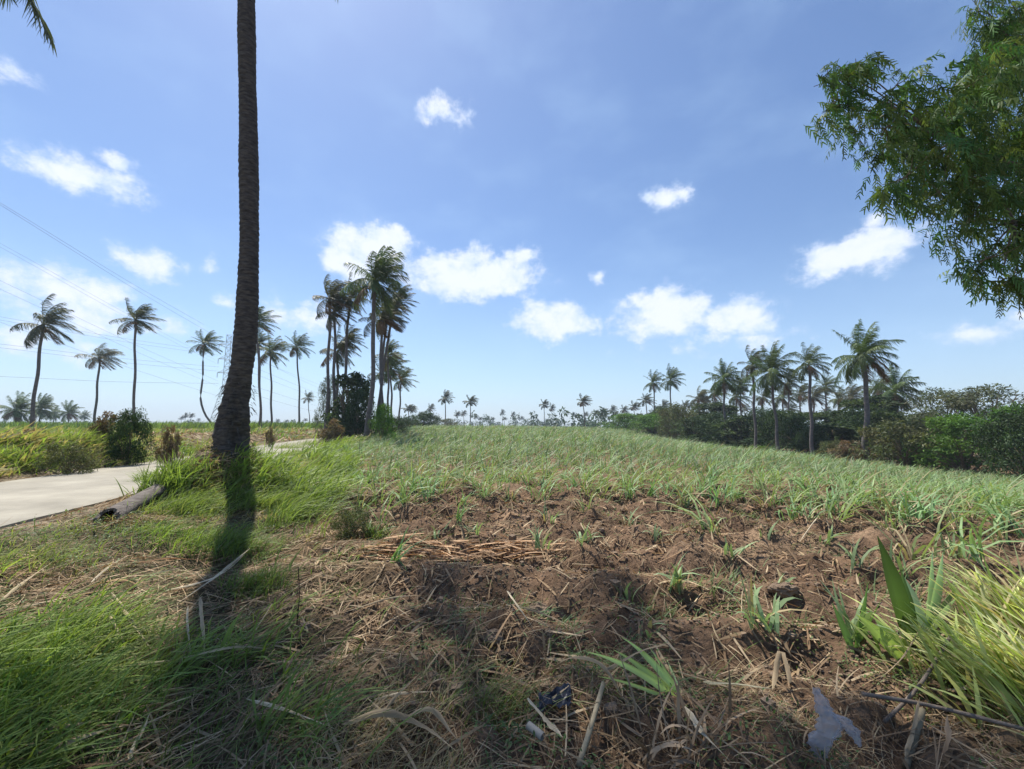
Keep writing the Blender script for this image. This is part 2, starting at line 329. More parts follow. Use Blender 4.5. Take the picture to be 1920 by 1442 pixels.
# ------------------------------------------------------------------ palms
WIND = np.array([1., .12, 0])
def frond(sp, rg, base, az, elv, L, nl, col, lw=.05, ll=.75, wind=1.0, grav=.5, bz=.0):
    d = np.array([math.cos(az)*math.cos(elv), math.sin(az)*math.cos(elv), math.sin(elv)]); p = np.array(base, float); n = 14; ds = L/n; P = [p.copy()]; T = [d.copy()]
    for i in range(n):
        t = i/n; d = d+(WIND*wind*.42*(.35+t)+np.array([0, 0, -1])*grav*(.4+1.3*t))*ds/L*2.0; d = d/np.linalg.norm(d); p = p+d*ds; P.append(p.copy()); T.append(d.copy())
    P = np.array(P); T = np.array(T)
    sd = nrm(np.cross(T, [0, 0, 1.]))
    rw = np.linspace(.09, .015, n+1)*L/3.3
    for s2 in (sd, np.cross(T, sd)):
        v = np.stack([P-s2*rw[:, None]/2, P+s2*rw[:, None]/2], 1).reshape(-1, 3); b = np.arange(n)*2
        sp.add(v, np.stack([b, b+1, b+3, b+2], -1), np.array(col)*1.3+np.array([.04, .03, 0]))
    q = np.linspace(.16, 1, nl)*n; i0 = np.minimum(q.astype(int), n-1); fr = (q-i0)[:, None]
    for s in (-1, 1):
        B = P[i0]*(1-fr)+P[i0+1]*fr; Tt = nrm(T[i0]*(1-fr)+T[i0+1]*fr); Sd = nrm(np.cross(Tt, [0, 0, 1.]))*s
        up = np.cross(Tt, Sd)*s
        D = nrm(Tt*.55+Sd*.75+rg.normal(0, .13, (nl, 3))+WIND*wind*.30+np.array([0, 0, -.22]))
        prof = np.interp(q/n, [.16, .35, .7, 1], [.6, 1, .85, .35])
        G = np.array([0, 0, -1.])*.42*rg.uniform(.6, 1.3, (nl, 1))+WIND*wind*.28
        c = np.array(col)*rg.uniform(.75, 1.25, (nl, 1))
        strips(sp, B, D, nrm(np.cross(D, np.cross(Sd, Tt)+rg.normal(0, .35, (nl, 3)))), ll*prof*rg.uniform(.8, 1.1, nl), lw, G, c, 2, (.7, 1, .15))
def crown(seed, nf=22, L=3.3, nl=40, wind=1.0, green=(.075, .105, .04), brown=.15, lw=.064, ll=.85, nuts=True):
    rg = np.random.default_rng(seed); sp = Soup()
    for i in range(nf):
        k = i/nf; az = i*2.39996+rg.uniform(-.3, .3); elv = R_(86)-k*R_(122)+rg.uniform(-.12, .12)
        g = .35+.35*k; Lf = L*rg.uniform(.82, 1.08)*(1 if k < .8 else .85)
        wv_ = wind*rg.uniform(.75, 1.25)
        c = np.array(green)*rg.uniform(.8, 1.25)+np.array([.02, .01, 0])*rg.uniform(0, 1)
        if k > .76 and rg.uniform() < brown*4: c = np.array([.16, .10, .055])*rg.uniform(.7, 1.2)
        frond(sp, rg, (rg.uniform(-.1, .1), rg.uniform(-.1, .1), rg.uniform(-.15, .1)), az, elv, Lf, nl, c, lw, ll, wv_, g)
    if nuts:
        for i in range(9):
            a = rg.uniform(0, 6.28); r = .13; c0 = np.array([math.cos(a)*.28, math.sin(a)*.28, -.3-rg.uniform(0, .3)])
            th = np.linspace(0, math.pi, 6); tube(sp, [c0+np.array([0, 0, r*1.2*math.cos(t)]) for t in th], [max(.01, r*math.sin(t)) for t in th], 6, (.17, .12, .05))
    return sp
CR = [crown(20+i, 21+(i*3) % 5, wind=[1.7, 1.35, 1.9, 1.2, 1.6, 1.4][i], green=[(.08, .092, .05), (.072, .105, .048), (.10, .105, .062), (.072, .115, .045), (.08, .098, .05), (.09, .12, .05)][i]).mesh('palm_crown', M_palm) for i in range(6)]
CRG = [crown(60+i, 28, wind=[.9, 1.15, .7][i], green=(.078, .125, .045), nl=48).mesh('palm_crown', M_palm) for i in range(3)]
def palm(base, hubpx, Rpx, label, group, v=0, green=False, mid=None, r0=.165, Rr=3.0, lean=.0, Y=None, bend=0):
    """base: px column of the foot, hubpx: crown centre, Rpx: crown radius seen"""
    Y = Y or F*Rr/Rpx; hub = at(hubpx[0], hubpx[1], Y)
    bx = at(base[0], base[1], Y).x; by = Y; bz = Hs(bx, by)
    t = empty('coconut_palm', (bx, by, bz-.05), label, 'palm tree', group)
    a = np.array([0, 0, 0.]); h = np.array([hub.x-bx, 0, hub.z-bz+.05])
    pts = [a, a+(h-a)*np.array([.25+bend, 1, .33]), a+(h-a)*np.array([.62+bend*.6, 1, .67]), h]
    if mid: pts = [a]+[np.array([at(x, y, Y).x-bx, 0, at(x, y, Y).z-bz]) for x, y in mid]+[h]
    P = smoothline(pts, 16); P[:, 0] += .07*np.sin(np.arange(16)*.9+base[0]); sp = Soup(); tt = np.linspace(0, 1, 16)
    tube(sp, P, np.interp(tt, [0, .06, .2, 1], [r0*1.5, r0*1.1, r0*.95, r0*.72]), 8, noise=.05)
    sp.obj('trunk', M_thin, t, True)
    c = bpy.data.objects.new('crown', (CRG if green else CR)[v % (3 if green else 6)]); link(c, t)
    c.location = tuple(h); s = (Rpx*Y/F)/(3.0 if green or group == GC else 3.3); c.scale = (s*random.uniform(.88, 1.05), s, s*random.uniform(.92, 1.22)); c.rotation_euler = (random.uniform(-.2, .2), random.uniform(-.16, .2), random.uniform(-.55, .55))
    return t
GL = 'wind blown coconut palms left of the road'; GC = 'coconut palms of the grove in the middle left'; GR = 'coconut palms along the tree line on the right'
palm((57, 808), (81, 610), 56, 'tall leaning palm with ragged crown at far left', GL, 0)
palm((178, 782), (187, 672), 38, 'short palm with bushy crown, second from left edge', GL, 2)
palm((252, 775), (254, 600), 44, 'tall straight palm rising behind the brush heap', GL, 4)
palm((408, 802), (383, 645), 34, 'thin palm with bent foot just left of the big dark trunk', GL, 1, mid=[(385, 778), (378, 755), (380, 700)])
palm((489, 800), (481, 605), 42, 'tall palm half hidden behind the big dark trunk, crown upper right of it', GL, 3)
palm((488, 800), (486, 645), 32, 'lower palm crossing the half hidden one right of the big dark trunk', GL, 5)
palm((509, 802), (507, 660), 36, 'palm with full round crown and thin straight trunk, between road and sky', GL, 5)
palm((560, 802), (556, 650), 33, 'slim palm with swept crown standing alone left of the grove', GL, 1, bend=-.2)
palm((581, 800), (577, 746), 15, 'tiny far palm between the lone slim palm and the grove', GL, 4)
palm((613, 785), (619, 560), 48, 'leftmost tall palm of the grove with thin sparse fronds', GC, 2, Y=40)
palm((626, 788), (628, 585), 46, 'second grove palm with drooping tattered brown crown', GC, 0, Y=41)
palm((633, 790), (633, 660), 40, 'lower palm tucked between the two leftmost grove trunks', GC, 4, Y=46)
palm((688, 797), (703, 528), 68, 'tallest greenest palm of the grove with curved foot', GC, 1, True, Y=34, mid=[(696, 740), (701, 650), (699, 580)], r0=.20)
palm((712, 790), (715, 600), 50, 'brownish palm right behind the tallest grove palm', GC, 2, Y=42, mid=[(714, 720)])
palm((706, 795), (724, 590), 46, 'palm leaning right behind the tallest grove palm', GC, 0, Y=44, mid=[(714, 720)])
palm((735, 792), (733, 690), 36, 'mid height palm at the right side of the grove', GC, 3, Y=62)
palm((642, 792), (655, 560), 40, 'brown tattered palm leaning right over the dark leafy grove tree', GC, 4, Y=43)
palm((640, 792), (652, 640), 34, 'lower tattered palm above the dark leafy grove tree', GC, 0, Y=45)
palm((722, 792), (742, 565), 40, 'palm crown blown right of the tallest grove palm', GC, 2, Y=46, mid=[(716, 720)])
palm((728, 792), (728, 665), 34, 'low crown between the curved trunk and the right side of the grove', GC, 5, Y=58)
palm((748, 792), (752, 712), 28, 'rightmost palm of the grove above the small bush', GC, 5, Y=75)
palm((718, 792), (716, 700), 30, 'short palm under the right crowns of the grove', GC, 4, Y=66)
palm((1229, 798), (1225, 718), 26, 'left one of the pair of palms standing over the far hedge', GR, 1)
palm((1258, 795), (1257, 712), 28, 'right one of the pair of palms standing over the far hedge', GR, 3)
palm((1360, 834), (1357, 712), 35, 'palm with thick crown, third from left above the hedge', GR, 1, True, Y=58)
palm((1384, 835), (1380, 745), 30, 'short brownish palm tucked behind the thick crowned one', GR, 5)
palm((1418, 848), (1411, 684), 40, 'thin palm with pale straight trunk reaching the field edge', GR, 0, Y=49)
palm((1460, 846), (1445, 697), 45, 'leafy palm with wide crown next to the thin straight one', GR, 2, True, Y=46)
palm((1432, 842), (1430, 745), 28, 'low palm under the two tall ones in the middle hedge', GR, 4)
palm((1470, 842), (1468, 745), 30, 'low palm right under the wide leafy crown', GR, 1)
palm((1523, 848), (1517, 684), 42, 'palm with windswept upright crown in the middle of the hedge', GR, 1, Y=41)
palm((1530, 850), (1525, 745), 32, 'low palm below the windswept upright crown', GR, 2)
palm((1630, 862), (1617, 668), 62, 'tallest palm of the right tree line with open star crown', GR, 0, True, Y=33.5, mid=[(1622, 830), (1626, 760)], r0=.20)
palm((1597, 850), (1595, 745), 34, 'low brownish palm left of the tallest right palm', GR, 2)
palm((1690, 862), (1677, 735), 48, 'broad palm right of the tallest one, drooping over the olive bush', GR, 1, True)
palm((1300, 815), (1298, 772), 20, 'low palm at the left end of the right hedge', GR, 5)
palm((1320, 820), (1319, 758), 22, 'low dense palm just right of the hedge end', GR, 0)
for x_, y_, r_, v_, l_ in [(1310, 748, 26, 2, 'scruffy palm just left of the thick crowned palm'), (1340, 738, 26, 5, 'scruffy low palm touching the thick crown from the left'), (1388, 722, 30, 3, 'shaggy palm between the thick crown and the thin straight trunk'), (1478, 716, 32, 0, 'shaggy palm right behind the wide leafy crown'),
                         (1500, 738, 28, 4, 'low shaggy palm left of the windswept palm'), (1548, 724, 30, 3, 'shaggy palm right of the windswept palm'), (1572, 748, 28, 1, 'low shaggy palm between windswept and tallest palms'), (1645, 728, 30, 4, 'shaggy palm just right of the tallest trunk')]:
    palm((x_+3, 835), (x_, y_), r_, l_, GR, v_)
for i, (bx, hx, hy, r) in enumerate([(30, 30, 770, 32), (74, 76, 768, 26), (100, 100, 776, 15), (128, 128, 774, 19), (158, 158, 780, 12)]):
    palm((bx, 800), (hx, hy), r, ['big low palm at the left edge of the skyline', 'low palm just right of the tall leaning palm foot', 'small rounded palm between low skyline palms at left', 'low spreading palm left of the second palm trunk', 'tiny palm next to the second palm trunk'][i], 'low palms on the left skyline', i, True)
# far palms: each one mesh
FARP = []
for i in range(4):
    sp = crown(90+i, 19, 3.1, 16, 1.5, (.045, .06, .035), .1, .19, .85, False)
    for vv in sp.v: vv[:, 2] += 10.5
    tube(sp, smoothline([(0, 0, 0), (.3, 0, 4), (.2, 0, 8), (0, 0, 10.5)], 7), [.28, .18, .16, .15, .14, .13, .12], 6, (.16, .14, .12), cap=False)
    FARP.append(sp.mesh('far_palm', M_palm))
ORD = 'first second third fourth fifth sixth seventh eighth ninth tenth eleventh twelfth thirteenth fourteenth fifteenth sixteenth seventeenth eighteenth nineteenth twentieth'.split()
def ordw(i):
    if i < 20: return ORD[i]
    d = ['twenty', 'thirty', 'forty', 'fifty', 'sixty', 'seventy'][(i+1)//10-2]; r = (i+1) % 10
    return d+('-'+ORD[r-1] if r else 'th')
def farpalms(lst, fmt, group):
    for i, (x, y, r) in enumerate(sorted(lst)):
        Y = F*2.9/r; p = at(x, y, Y); gz = Hs(p.x, Y) if Y < 200 else .3*(1-min(1, (Y-200)/600))
        hgt = max(p.z-gz, 1.5)
        o = bpy.data.objects.new('far_palm', FARP[i % 4]); link(o); o.location = (p.x, Y, gz-.2); s = r*Y/F/2.9
        o.scale = (s, s, hgt/10.5); o.rotation_euler = (0, random.uniform(-.03, .03), random.uniform(-.5, .5))
        tag(o, fmt % ordw(i), 'palm tree', group)
farpalms([(765, 765, 16), (774, 768, 10), (789, 778, 8), (806, 765, 11), (812, 783, 6), (834, 746, 17), (856, 776, 10), (869, 775, 9), (880, 752, 17), (892, 782, 7), (900, 785, 7), (914, 785, 7), (923, 785, 6), (942, 774, 7), (945, 785, 8), (961, 777, 7),
          (965, 786, 6), (977, 784, 6), (995, 790, 5), (1008, 789, 5), (1019, 758, 12), (1034, 765, 9), (1027, 788, 6), (1041, 787, 7), (1060, 791, 4), (1074, 778, 6), (1094, 752, 19), (1098, 777, 9), (1116, 774, 11), (1133, 772, 14), (1153, 776, 12), (1163, 781, 11),
          (1187, 762, 15), (1211, 750, 19), (1232, 768, 16), (1274, 776, 14), (1175, 778, 9), (1143, 784, 9)],
         'small skyline palm beyond the cane field, %s from the left', 'distant palms beyond the cane field')
farpalms([(340, 784, 6), (347, 779, 8), (358, 779, 8), (372, 787, 5), (500, 790, 5), (520, 788, 6), (537, 789, 6), (548, 790, 4), (572, 787, 6), (592, 786, 6), (599, 790, 5), (526, 793, 4), (478, 792, 4)],
         'tiny horizon palm left of the grove, %s from the left', 'tiny palms on the left horizon')

# ------------------------------------------------------------------ big near palm
t = empty('coconut_palm', (TRX, TRY, Hs(TRX, TRY)-.1), 'huge dark palm trunk in the left foreground running out of the top of the picture', 'palm tree')
rows = [(895, 408, 478), (865, 400, 476), (838, 398, 470), (812, 404, 469), (788, 409, 470), (760, 415, 472), (733, 421, 471), (705, 429, 473), (677, 436, 476), (640, 440, 479), (600, 444, 481), (540, 447.5, 483), (480, 450, 484), (400, 451, 484), (300, 450.5, 482.5), (200, 449.5, 480.5), (100, 448, 478), (0, 447.5, 476)]
pc, pr = [], []
for y, a, b in rows:
    A = at(a, y, TRY); B = at(b, y, TRY); pc.append((A+B)/2); pr.append((B.x-A.x)/2)
pc += [Vector((pc[-1].x+.02, TRY-.1, 12.0)), Vector((pc[-1].x+.3, TRY-.3, 13.6)), Vector((pc[-1].x+1.0, TRY-.6, 16.1))]; pr += [pr[-1]*.98, pr[-1]*.92, pr[-1]*.9]
zc = np.array([p.z for p in pc]); zz = np.arange(zc[0], 16.1, .03); sides = 40; th = np.linspace(0, 2*np.pi, sides, endpoint=False)
cx = np.interp(zz, zc, [p.x for p in pc]); cy = np.interp(zz, zc, [p.y for p in pc]); rr = np.interp(zz, zc, pr)
ks = np.ones(9)/9; cx = np.convolve(np.pad(cx, 4, 'edge'), ks, 'valid'); rr = np.convolve(np.pad(rr, 4, 'edge'), ks, 'valid')
TT, ZZ = np.meshgrid(th, zz); low = sm(2.6, 1.6, ZZ*1.0) if False else 1-sm(1.4, 2.9, ZZ)
ph = ZZ/.115+.35*np.sin(TT)+1.2*vn(TT*0+3, ZZ*1.3); ring = ((ph % 1)**2.5)*.020
nse = .016*fb(np.cos(TT)*3+7, ZZ*5+np.sin(TT)*3, 4, 21)+low*(-.075-.04*np.cos(TT)+.15*fb(np.cos(TT)*3+np.sin(TT)*2, ZZ*3, 4, 31)+-.05*np.abs(fb(np.cos(TT)*16, ZZ*18+np.sin(TT)*9, 2, 41)))
RR = rr[:, None]*(1+.04*np.sin(ZZ*2.1))*1.0-ring*(1-low*.6)+nse
V = np.stack([cx[:, None]+np.cos(TT)*RR, cy[:, None]+np.sin(TT)*RR, ZZ], -1).reshape(-1, 3)
i = np.arange(len(zz)-1)[:, None]*sides; j = np.arange(sides)[None]; j2 = (j+1) % sides
sp = Soup(); sp.add(V, np.stack([i+j, i+j2, i+sides+j2, i+sides+j], -1).reshape(-1, 4), (.2, .17, .14))
sp.obj('trunk', M_bark, t, True, off=tuple(t.location))
sp = Soup()   # loose fibres and roots of the foot
n = 260; a = rng.uniform(0, 6.28, n); z = rng.uniform(.75, 2.3, n)**1; r = np.interp(z, zc, pr)+.0
P = np.stack([np.interp(z, zc, [p.x for p in pc])+np.cos(a)*r, TRY+np.sin(a)*r, z], -1)
D = nrm(np.stack([np.cos(a), np.sin(a), rng.uniform(-1.5, .3, n)], -1)); strips(sp, P, D, nrm(np.cross(D, [0, .3, 1.])), rng.uniform(.04, .13, n), rng.uniform(.012, .03, n), [(0, 0, -.4)], (.09, .07, .055), 2)
tag(sp.obj('root_fibre', M_bark, t, off=tuple(t.location)), kind='stuff')
big = crown(7, 24, 4.3, 72, .5, (.06, .10, .035), .2, .05, .95)
big.obj('crown', M_palm, t, loc=tuple(Vector((pc[-1].x, TRY-.6, 16.2))-t.location))
# neighbour palm whose frond tip hangs into the upper left corner
nb = Vector((-13.6, 8.6, 13.8)); gz = Hs(-14.0, 8.6)
t = empty('coconut_palm', (-14.0, 8.6, gz-.1), 'palm whose drooping frond tip hangs in at the upper left corner', 'palm tree')
sp = Soup(); tube(sp, smoothline([(0, 0, 0), (.1, 0, 4), (.3, 0, 8), (.4, 0, 13.8-gz)], 14), np.linspace(.26, .14, 14), 10, noise=.04); sp.obj('trunk', M_thin, t, True)
sp = crown(8, 14, 2.5, 50, -.1, (.075, .11, .05), .0, .05, .85)
tip = at(98, 78, 8.6)-nb; st = Vector((.1, 0, .1)); rg = np.random.default_rng(3)
P = smoothline([st, st+Vector((1.4, .05, .1)), Vector(((tip.x-.8), .1, tip.z+1.35)), tip], 22); T = nrm(np.gradient(P, axis=0))
tube(sp, P, np.linspace(.035, .008, 22), 5, (.20, .22, .12), cap=False)
for s in (-1, 1):
    q = np.linspace(2, 20.9, 90); i0 = q.astype(int); fr = (q-i0)[:, None]; B = P[i0]*(1-fr)+P[np.minimum(i0+1, 21)]*fr; Tt = T[i0]
    Sd = np.tile([0, s*1., 0], (90, 1)); D = nrm(Tt*1.0+Sd*.5+rg.normal(0, .15, (90, 3))+np.array([-.1, 0, -.25]))
    strips(sp, B, D, nrm(np.cross(D, [0, 1, .3])), np.interp(q, [2, 10, 21], [.8, .75, .3])*rg.uniform(.7, 1.1, 90), .05, [(-.05, 0, -.35)], np.array([.11, .13, .07])*rg.uniform(.7, 1.3, (90, 1)), 3)
sp.obj('crown', M_palm, t, loc=tuple(nb-t.location))

# ------------------------------------------------------------------ bushes and trees
def foliage(sp, rg, centres, rad, nper, size, col, flat=.0, grav=.25, dens=1, wind=.15, elong=1.8):
    for c, r in zip(centres, rad):
        n = int(nper*dens); d = nrm(rg.normal(0, 1, (n, 3)))*(rg.uniform(.25, 1, (n, 1))**.6)*r*np.array([1, 1, .8])
        P = np.array(c)+d; D = nrm(nrm(d)*.7+rg.normal(0, .6, (n, 3))+np.array([wind, 0, -grav]))
        Sd = nrm(np.cross(D, rg.normal(0, 1, (n, 3)))); L = size*elong*rg.uniform(.6, 1.3, n)
        strips(sp, P, D, Sd, L, L/elong, [(0, 0, -.15)], np.array(col)*rg.uniform(.7, 1.3)*rg.uniform(.65, 1.35, (n, 1))*np.array([1+rg.uniform(-.1, .2), 1, 1]), 2, (.35, 1, .1))
def bush_meshes(seed, w, h, K, nper, size, col, stems=6, openness=.0, elong=1.8, low=True):
    rg = np.random.default_rng(seed); sp = Soup(); st = Soup(); C = []; RD = []
    for i in range(K):
        a = rg.uniform(0, 6.28); k = rg.uniform(0, 1)**.5; zz = rg.uniform(.12 if low else .45, 1)
        rr = k*w/2*math.sqrt(max(.05, 1-((zz-.30)/.72)**2)); C.append((rr*math.cos(a), rr*math.sin(a), h*zz*.93)); RD.append(rg.uniform(.07, .2)*min(w, h*1.3)*(1-openness*.4))
    foliage(sp, rg, C, RD, nper, size, col, elong=elong)
    for i in range(min(K, stems*3)):
        c = np.array(C[i]); tube(st, smoothline([(c[0]*.05, c[1]*.05, -.1), (c[0]*.35, c[1]*.35, c[2]*.5), c], 7), np.linspace(.025+.012*h, .01, 7), 5, (.14, .11, .08), cap=False)
    return sp.mesh('bush_foliage', M_fol), st.mesh('bush_stem', M_twig)
BM = {'dark': bush_meshes(1, 4, 3.2, 60, 170, .068, (.040, .072, .030)), 'green': bush_meshes(2, 4, 3.2, 54, 180, .066, (.10, .20, .038)),
      'olive': bush_meshes(3, 4, 3.0, 44, 135, .07, (.105, .12, .055)), 'airy': bush_meshes(4, 4, 4.0, 44, 150, .05, (.105, .125, .075), 9, .25, 2.6),
      'brown': bush_meshes(5, 4, 3.2, 30, 90, .11, (.17, .13, .08), 8, .2, 3), 'tall': bush_meshes(6, 3, 5, 50, 90, .13, (.055, .085, .035), 8, .1, 1.7, True)}
def bush(px, ytop, ybase, wpx, kind, label, group, Y=None, name='bush', depth=1.0, rot=None, cat='bush'):
    if Y is None: g = gp(px, ybase); Y = g.y
    b = at(px, ybase, Y); gz = Hs(b.x, Y) if Y < 200 else .3; top = at(px, ytop, Y).z; h = max(.4, top-gz); w = wpx*Y/F
    t = empty(name, (b.x, Y, gz-.05), label, cat, group); fm, sm_ = BM[kind]
    dim = {'dark': (4, 3.2), 'green': (4, 3.2), 'olive': (4, 3), 'airy': (4, 4), 'brown': (4, 3.2), 'tall': (3, 5)}[kind]
    for nm, m in (('foliage', fm), ('stem', sm_)):
        o = bpy.data.objects.new(nm, m); link(o, t); o.scale = (w/dim[0], w/dim[0]*depth, h/dim[1]); o.rotation_euler[2] = random.uniform(0, 6.28) if rot is None else rot
    return t
HG = 'bushes of the hedge along the right edge of the field'
for a in [(1935, 760, 905, 130, 'dark', 'dark bush at the right picture edge', 24), (1810, 775, 893, 150, 'green', 'bright green bush near the right end of the hedge', 28),
          (1700, 785, 878, 145, 'olive', 'round olive bush with fine leaves right of the tallest palm', 31), (1745, 800, 880, 90, 'dark', 'dark bush wedged between the olive and the bright green bush', 33),
          (1860, 720, 880, 200, 'airy', 'feathery grey green thicket rising at the far right', 36), (1775, 728, 870, 150, 'airy', 'feathery pale thicket behind the olive bush', 40),
          (1660, 790, 868, 70, 'dark', 'dark shrub just right of the tallest palm foot', 38), (1591, 822, 862, 55, 'brown', 'dry brown shrub at the foot of the tallest right palm', 34),
          (1560, 785, 856, 110, 'dark', 'dark shrub behind the dry brown one', 44), (1615, 775, 858, 90, 'dark', 'leafy dark shrub behind the tallest palm trunk', 45),
          (1505, 800, 853, 90, 'dark', 'leafy shrub under the windswept palm', 47), (1525, 820, 858, 60, 'dark', 'low dark shrub at the field edge under the windswept palm', 43),
          (1455, 795, 850, 90, 'dark', 'dark shrub under the wide leafy palm', 52), (1400, 788, 843, 100, 'dark', 'dark shrub behind the thin straight palm trunk', 56),
          (1350, 790, 832, 90, 'dark', 'leafy shrub at the foot of the thick crowned palm', 60), (1315, 785, 825, 80, 'dark', 'dark shrub in the hedge under low palms', 66),
          (1270, 777, 818, 80, 'olive', 'rounded olive tree at the left part of the right hedge', 74), (1225, 786, 812, 90, 'green', 'bright green low bush at the left end of the right hedge', 84),
          (1175, 790, 806, 80, 'green', 'low green bush where the field skyline meets the hedge', 92), (1480, 770, 845, 100, 'dark', 'tall dark shrub mass behind the low palms', 62),
          (1560, 762, 850, 110, 'dark', 'tall dark tree mass between the windswept and tallest palms', 56), (1640, 765, 858, 110, 'dark', 'tall dark foliage behind the tallest palm', 50),
          (1720, 775, 862, 120, 'dark', 'dark backing foliage above the olive bush', 46), (1950, 760, 910, 180, 'green', 'green bush partly outside the right picture edge', 27),
          (1425, 825, 849, 50, 'green', 'low light shrub beside the thin straight palm foot', 50), (1375, 815, 838, 50, 'olive', 'low olive shrub between the palm feet', 56),
          (1565, 838, 862, 50, 'olive', 'small pale shrub left of the dry brown one', 38), (1300, 800, 826, 60, 'dark', 'small dark shrub near the bent stem in the hedge', 64),
          (1340, 768, 826, 90, 'dark', 'taller dark foliage behind the thick crowned palm', 75), (1250, 790, 812, 70, 'dark', 'dark low foliage under the pair of palms', 90),
          (1430, 775, 842, 110, 'dark', 'tall dark foliage between thin and leafy palm', 68)]:
    bush(a[0], a[1]+((a[0]*37) % 41-30 if a[0] < 1690 else (a[0]*37) % 17-6), a[2], a[3]*1.1, 'tall' if a[4] == 'dark' and a[0] % 4 == 0 and a[0] < 1700 else a[4], a[5], HG, Y=a[6])
GG = 'trees and bushes inside the middle left grove'
bush(655, 690, 800, 85, 'tall', 'dark leafy tree filling the left half of the grove', GG, 39, 'tree', cat='tree')
bush(672, 730, 802, 60, 'dark', 'dark bush low in the grove left of the curved palm foot', GG, 37)
bush(615, 700, 790, 45, 'airy', 'thin leafy sapling at the left side of the grove', GG, 42, 'tree', cat='tree')
bush(718, 757, 804, 48, 'green', 'broadleaf bush at the foot of the tallest grove palm', GG, 33)
bush(735, 780, 806, 60, 'dark', 'low dark bush at the right end of the grove', GG, 45)
bush(795, 772, 800, 60, 'dark', 'rounded dark tree on the skyline right of the grove', GG, 95)
bush(762, 782, 802, 50, 'dark', 'dark bush between grove and rounded skyline tree', GG, 85)
bush(840, 784, 800, 60, 'airy', 'pale airy bush on the skyline beyond the cane', GG, 110)
bush(625, 783, 822, 46, 'brown', 'dry brown leafy shrub by the road under the grove', GG, 27)
bush(242, 765, 835, 70, 'dark', 'dark leafy bush on top of the brush heap', 'shrubs on the left bank', 13.0)
bush(205, 768, 830, 60, 'brown', 'brown dead leaf pile left of the dark bush', 'shrubs on the left bank', 13.6)
bush(318, 793, 838, 34, 'brown', 'red brown dead shrub left of the big dark trunk', 'shrubs on the left bank', 12.6)
bush(125, 822, 878, 85, 'olive', 'low weedy shrub on the left road bank', 'shrubs on the left bank', 10.6)
bush(55, 800, 860, 70, 'brown', 'dry weedy shrub left of the olive road bank shrub', 'shrubs on the left bank', 13)
bush(655, 940, 1010, 85, 'olive', 'straggly weed clump at the left end of the bare soil', None, None, 'weed', cat='weed')
bush(506, 798, 826, 16, 'brown', 'small dead twiggy shrub between trunk and far road', 'shrubs on the left bank', 24)
farpalms([(1125, 782, 10), (1148, 768, 11), (1170, 768, 12), (1198, 780, 13), (1222, 775, 13), (1245, 760, 14), (1262, 778, 15), (1285, 760, 15), (1308, 774, 16), (1333, 775, 15), (1345, 760, 14), (1395, 765, 16), (1405, 780, 15), (1485, 765, 16), (1500, 778, 15), (1548, 770, 16), (1572, 778, 15), (1640, 780, 16)],
         'short palm rising out of the right hedge foliage, %s from the left', 'short palms mixed into the right hedge')
# distant woods, read as one mass
sp = Soup(); rg = np.random.default_rng(9)
for i in range(330):
    Y = rg.uniform(150, 520); px = rg.uniform(-300, 1350) if i % 5 else rg.uniform(1100, 2300); 
    if px < 620 and Y < 260: Y += 200
    p = at(px, 798, Y); top = rg.uniform(2.5, 7.5)*(1.0 if px > 700 else .6)
    foliage(sp, rg, [(p.x+rg.uniform(-5, 5), Y, z) for z in np.linspace(.8, top, 3)], [2.6, 2.4, 1.8], 34, .7, (.05, .08, .045))
tag(sp.obj('distant_wood', M_fol), 'low dark wood along the horizon behind the cane field', 'wood', kind='stuff')

# ------------------------------------------------------------------ overhanging tree, upper right
tb = Vector((9.6, 6.0, Hs(9.6, 6.0)))
t = empty('tree', tb, 'feathery leaved tree hanging into the upper right corner', 'tree')
lobes = [(1580, 150, 38, 5.6), (1560, 200, 30, 5.6), (1625, 185, 55, 5.6), (1660, 240, 60, 5.4), (1700, 190, 55, 5.6), (1760, 190, 65, 5.8), (1720, 270, 65, 5.5), (1700, 330, 45, 5.3), (1790, 270, 75, 5.6), (1760, 360, 62, 5.4), (1830, 190, 75, 6),
         (1880, 240, 85, 5.8), (1850, 340, 80, 5.5), (1810, 420, 60, 5.3), (1880, 420, 80, 5.4), (1850, 485, 48, 5.2), (1900, 520, 42, 5.2), (1890, 130, 70, 6.2), (1900, 60, 60, 6.6), (1835, 15, 28, 6.5), (1870, 95, 45, 6.4), (1905, 20, 50, 6.6), (1880, 60, 45, 6.5), (1850, 130, 45, 6.2), (1545, 150, 20, 5.6), (1600, 140, 28, 5.6), (1680, 160, 35, 5.6),
         (1960, 300, 100, 5.6), (1970, 180, 100, 6), (1970, 450, 90, 5.4), (2070, 250, 130, 6), (2080, 420, 130, 5.8), (2200, 300, 160, 6.4), (2000, 20, 90, 7), (2150, 50, 150, 7), (2250, 450, 120, 6)]
rg = np.random.default_rng(4); fo = Soup(); br = Soup()
trunk_top = Vector((8.8, 6.1, 3.6)); tube(br, smoothline([tb-tb+Vector((9.6, 6, tb.z-.1)), (9.3, 6, 1.8), trunk_top], 8), np.linspace(.26, .17, 8), 10, (.14, .11, .09), noise=.06)
J1 = at(1960, 330, 5.8); J2 = at(1790, 265, 5.6); J3 = at(1905, 420, 5.4); J4 = at(1930, 120, 6.3)
tube(br, smoothline([trunk_top, J1+Vector((1, 0, -.2)), J1, J2, at(1680, 205, 5.6), at(1590, 160, 5.6)], 22), np.linspace(.11, .007, 22), 7, (.13, .10, .08), cap=False)
tube(br, smoothline([J1+Vector((.8, 0, -.2)), J3, at(1880, 510, 5.2)], 12), np.linspace(.05, .006, 12), 6, cap=False)
tube(br, smoothline([J1+Vector((.8, 0, -.1)), J4, at(1850, 20, 6.5)], 12), np.linspace(.06, .006, 12), 6, cap=False)
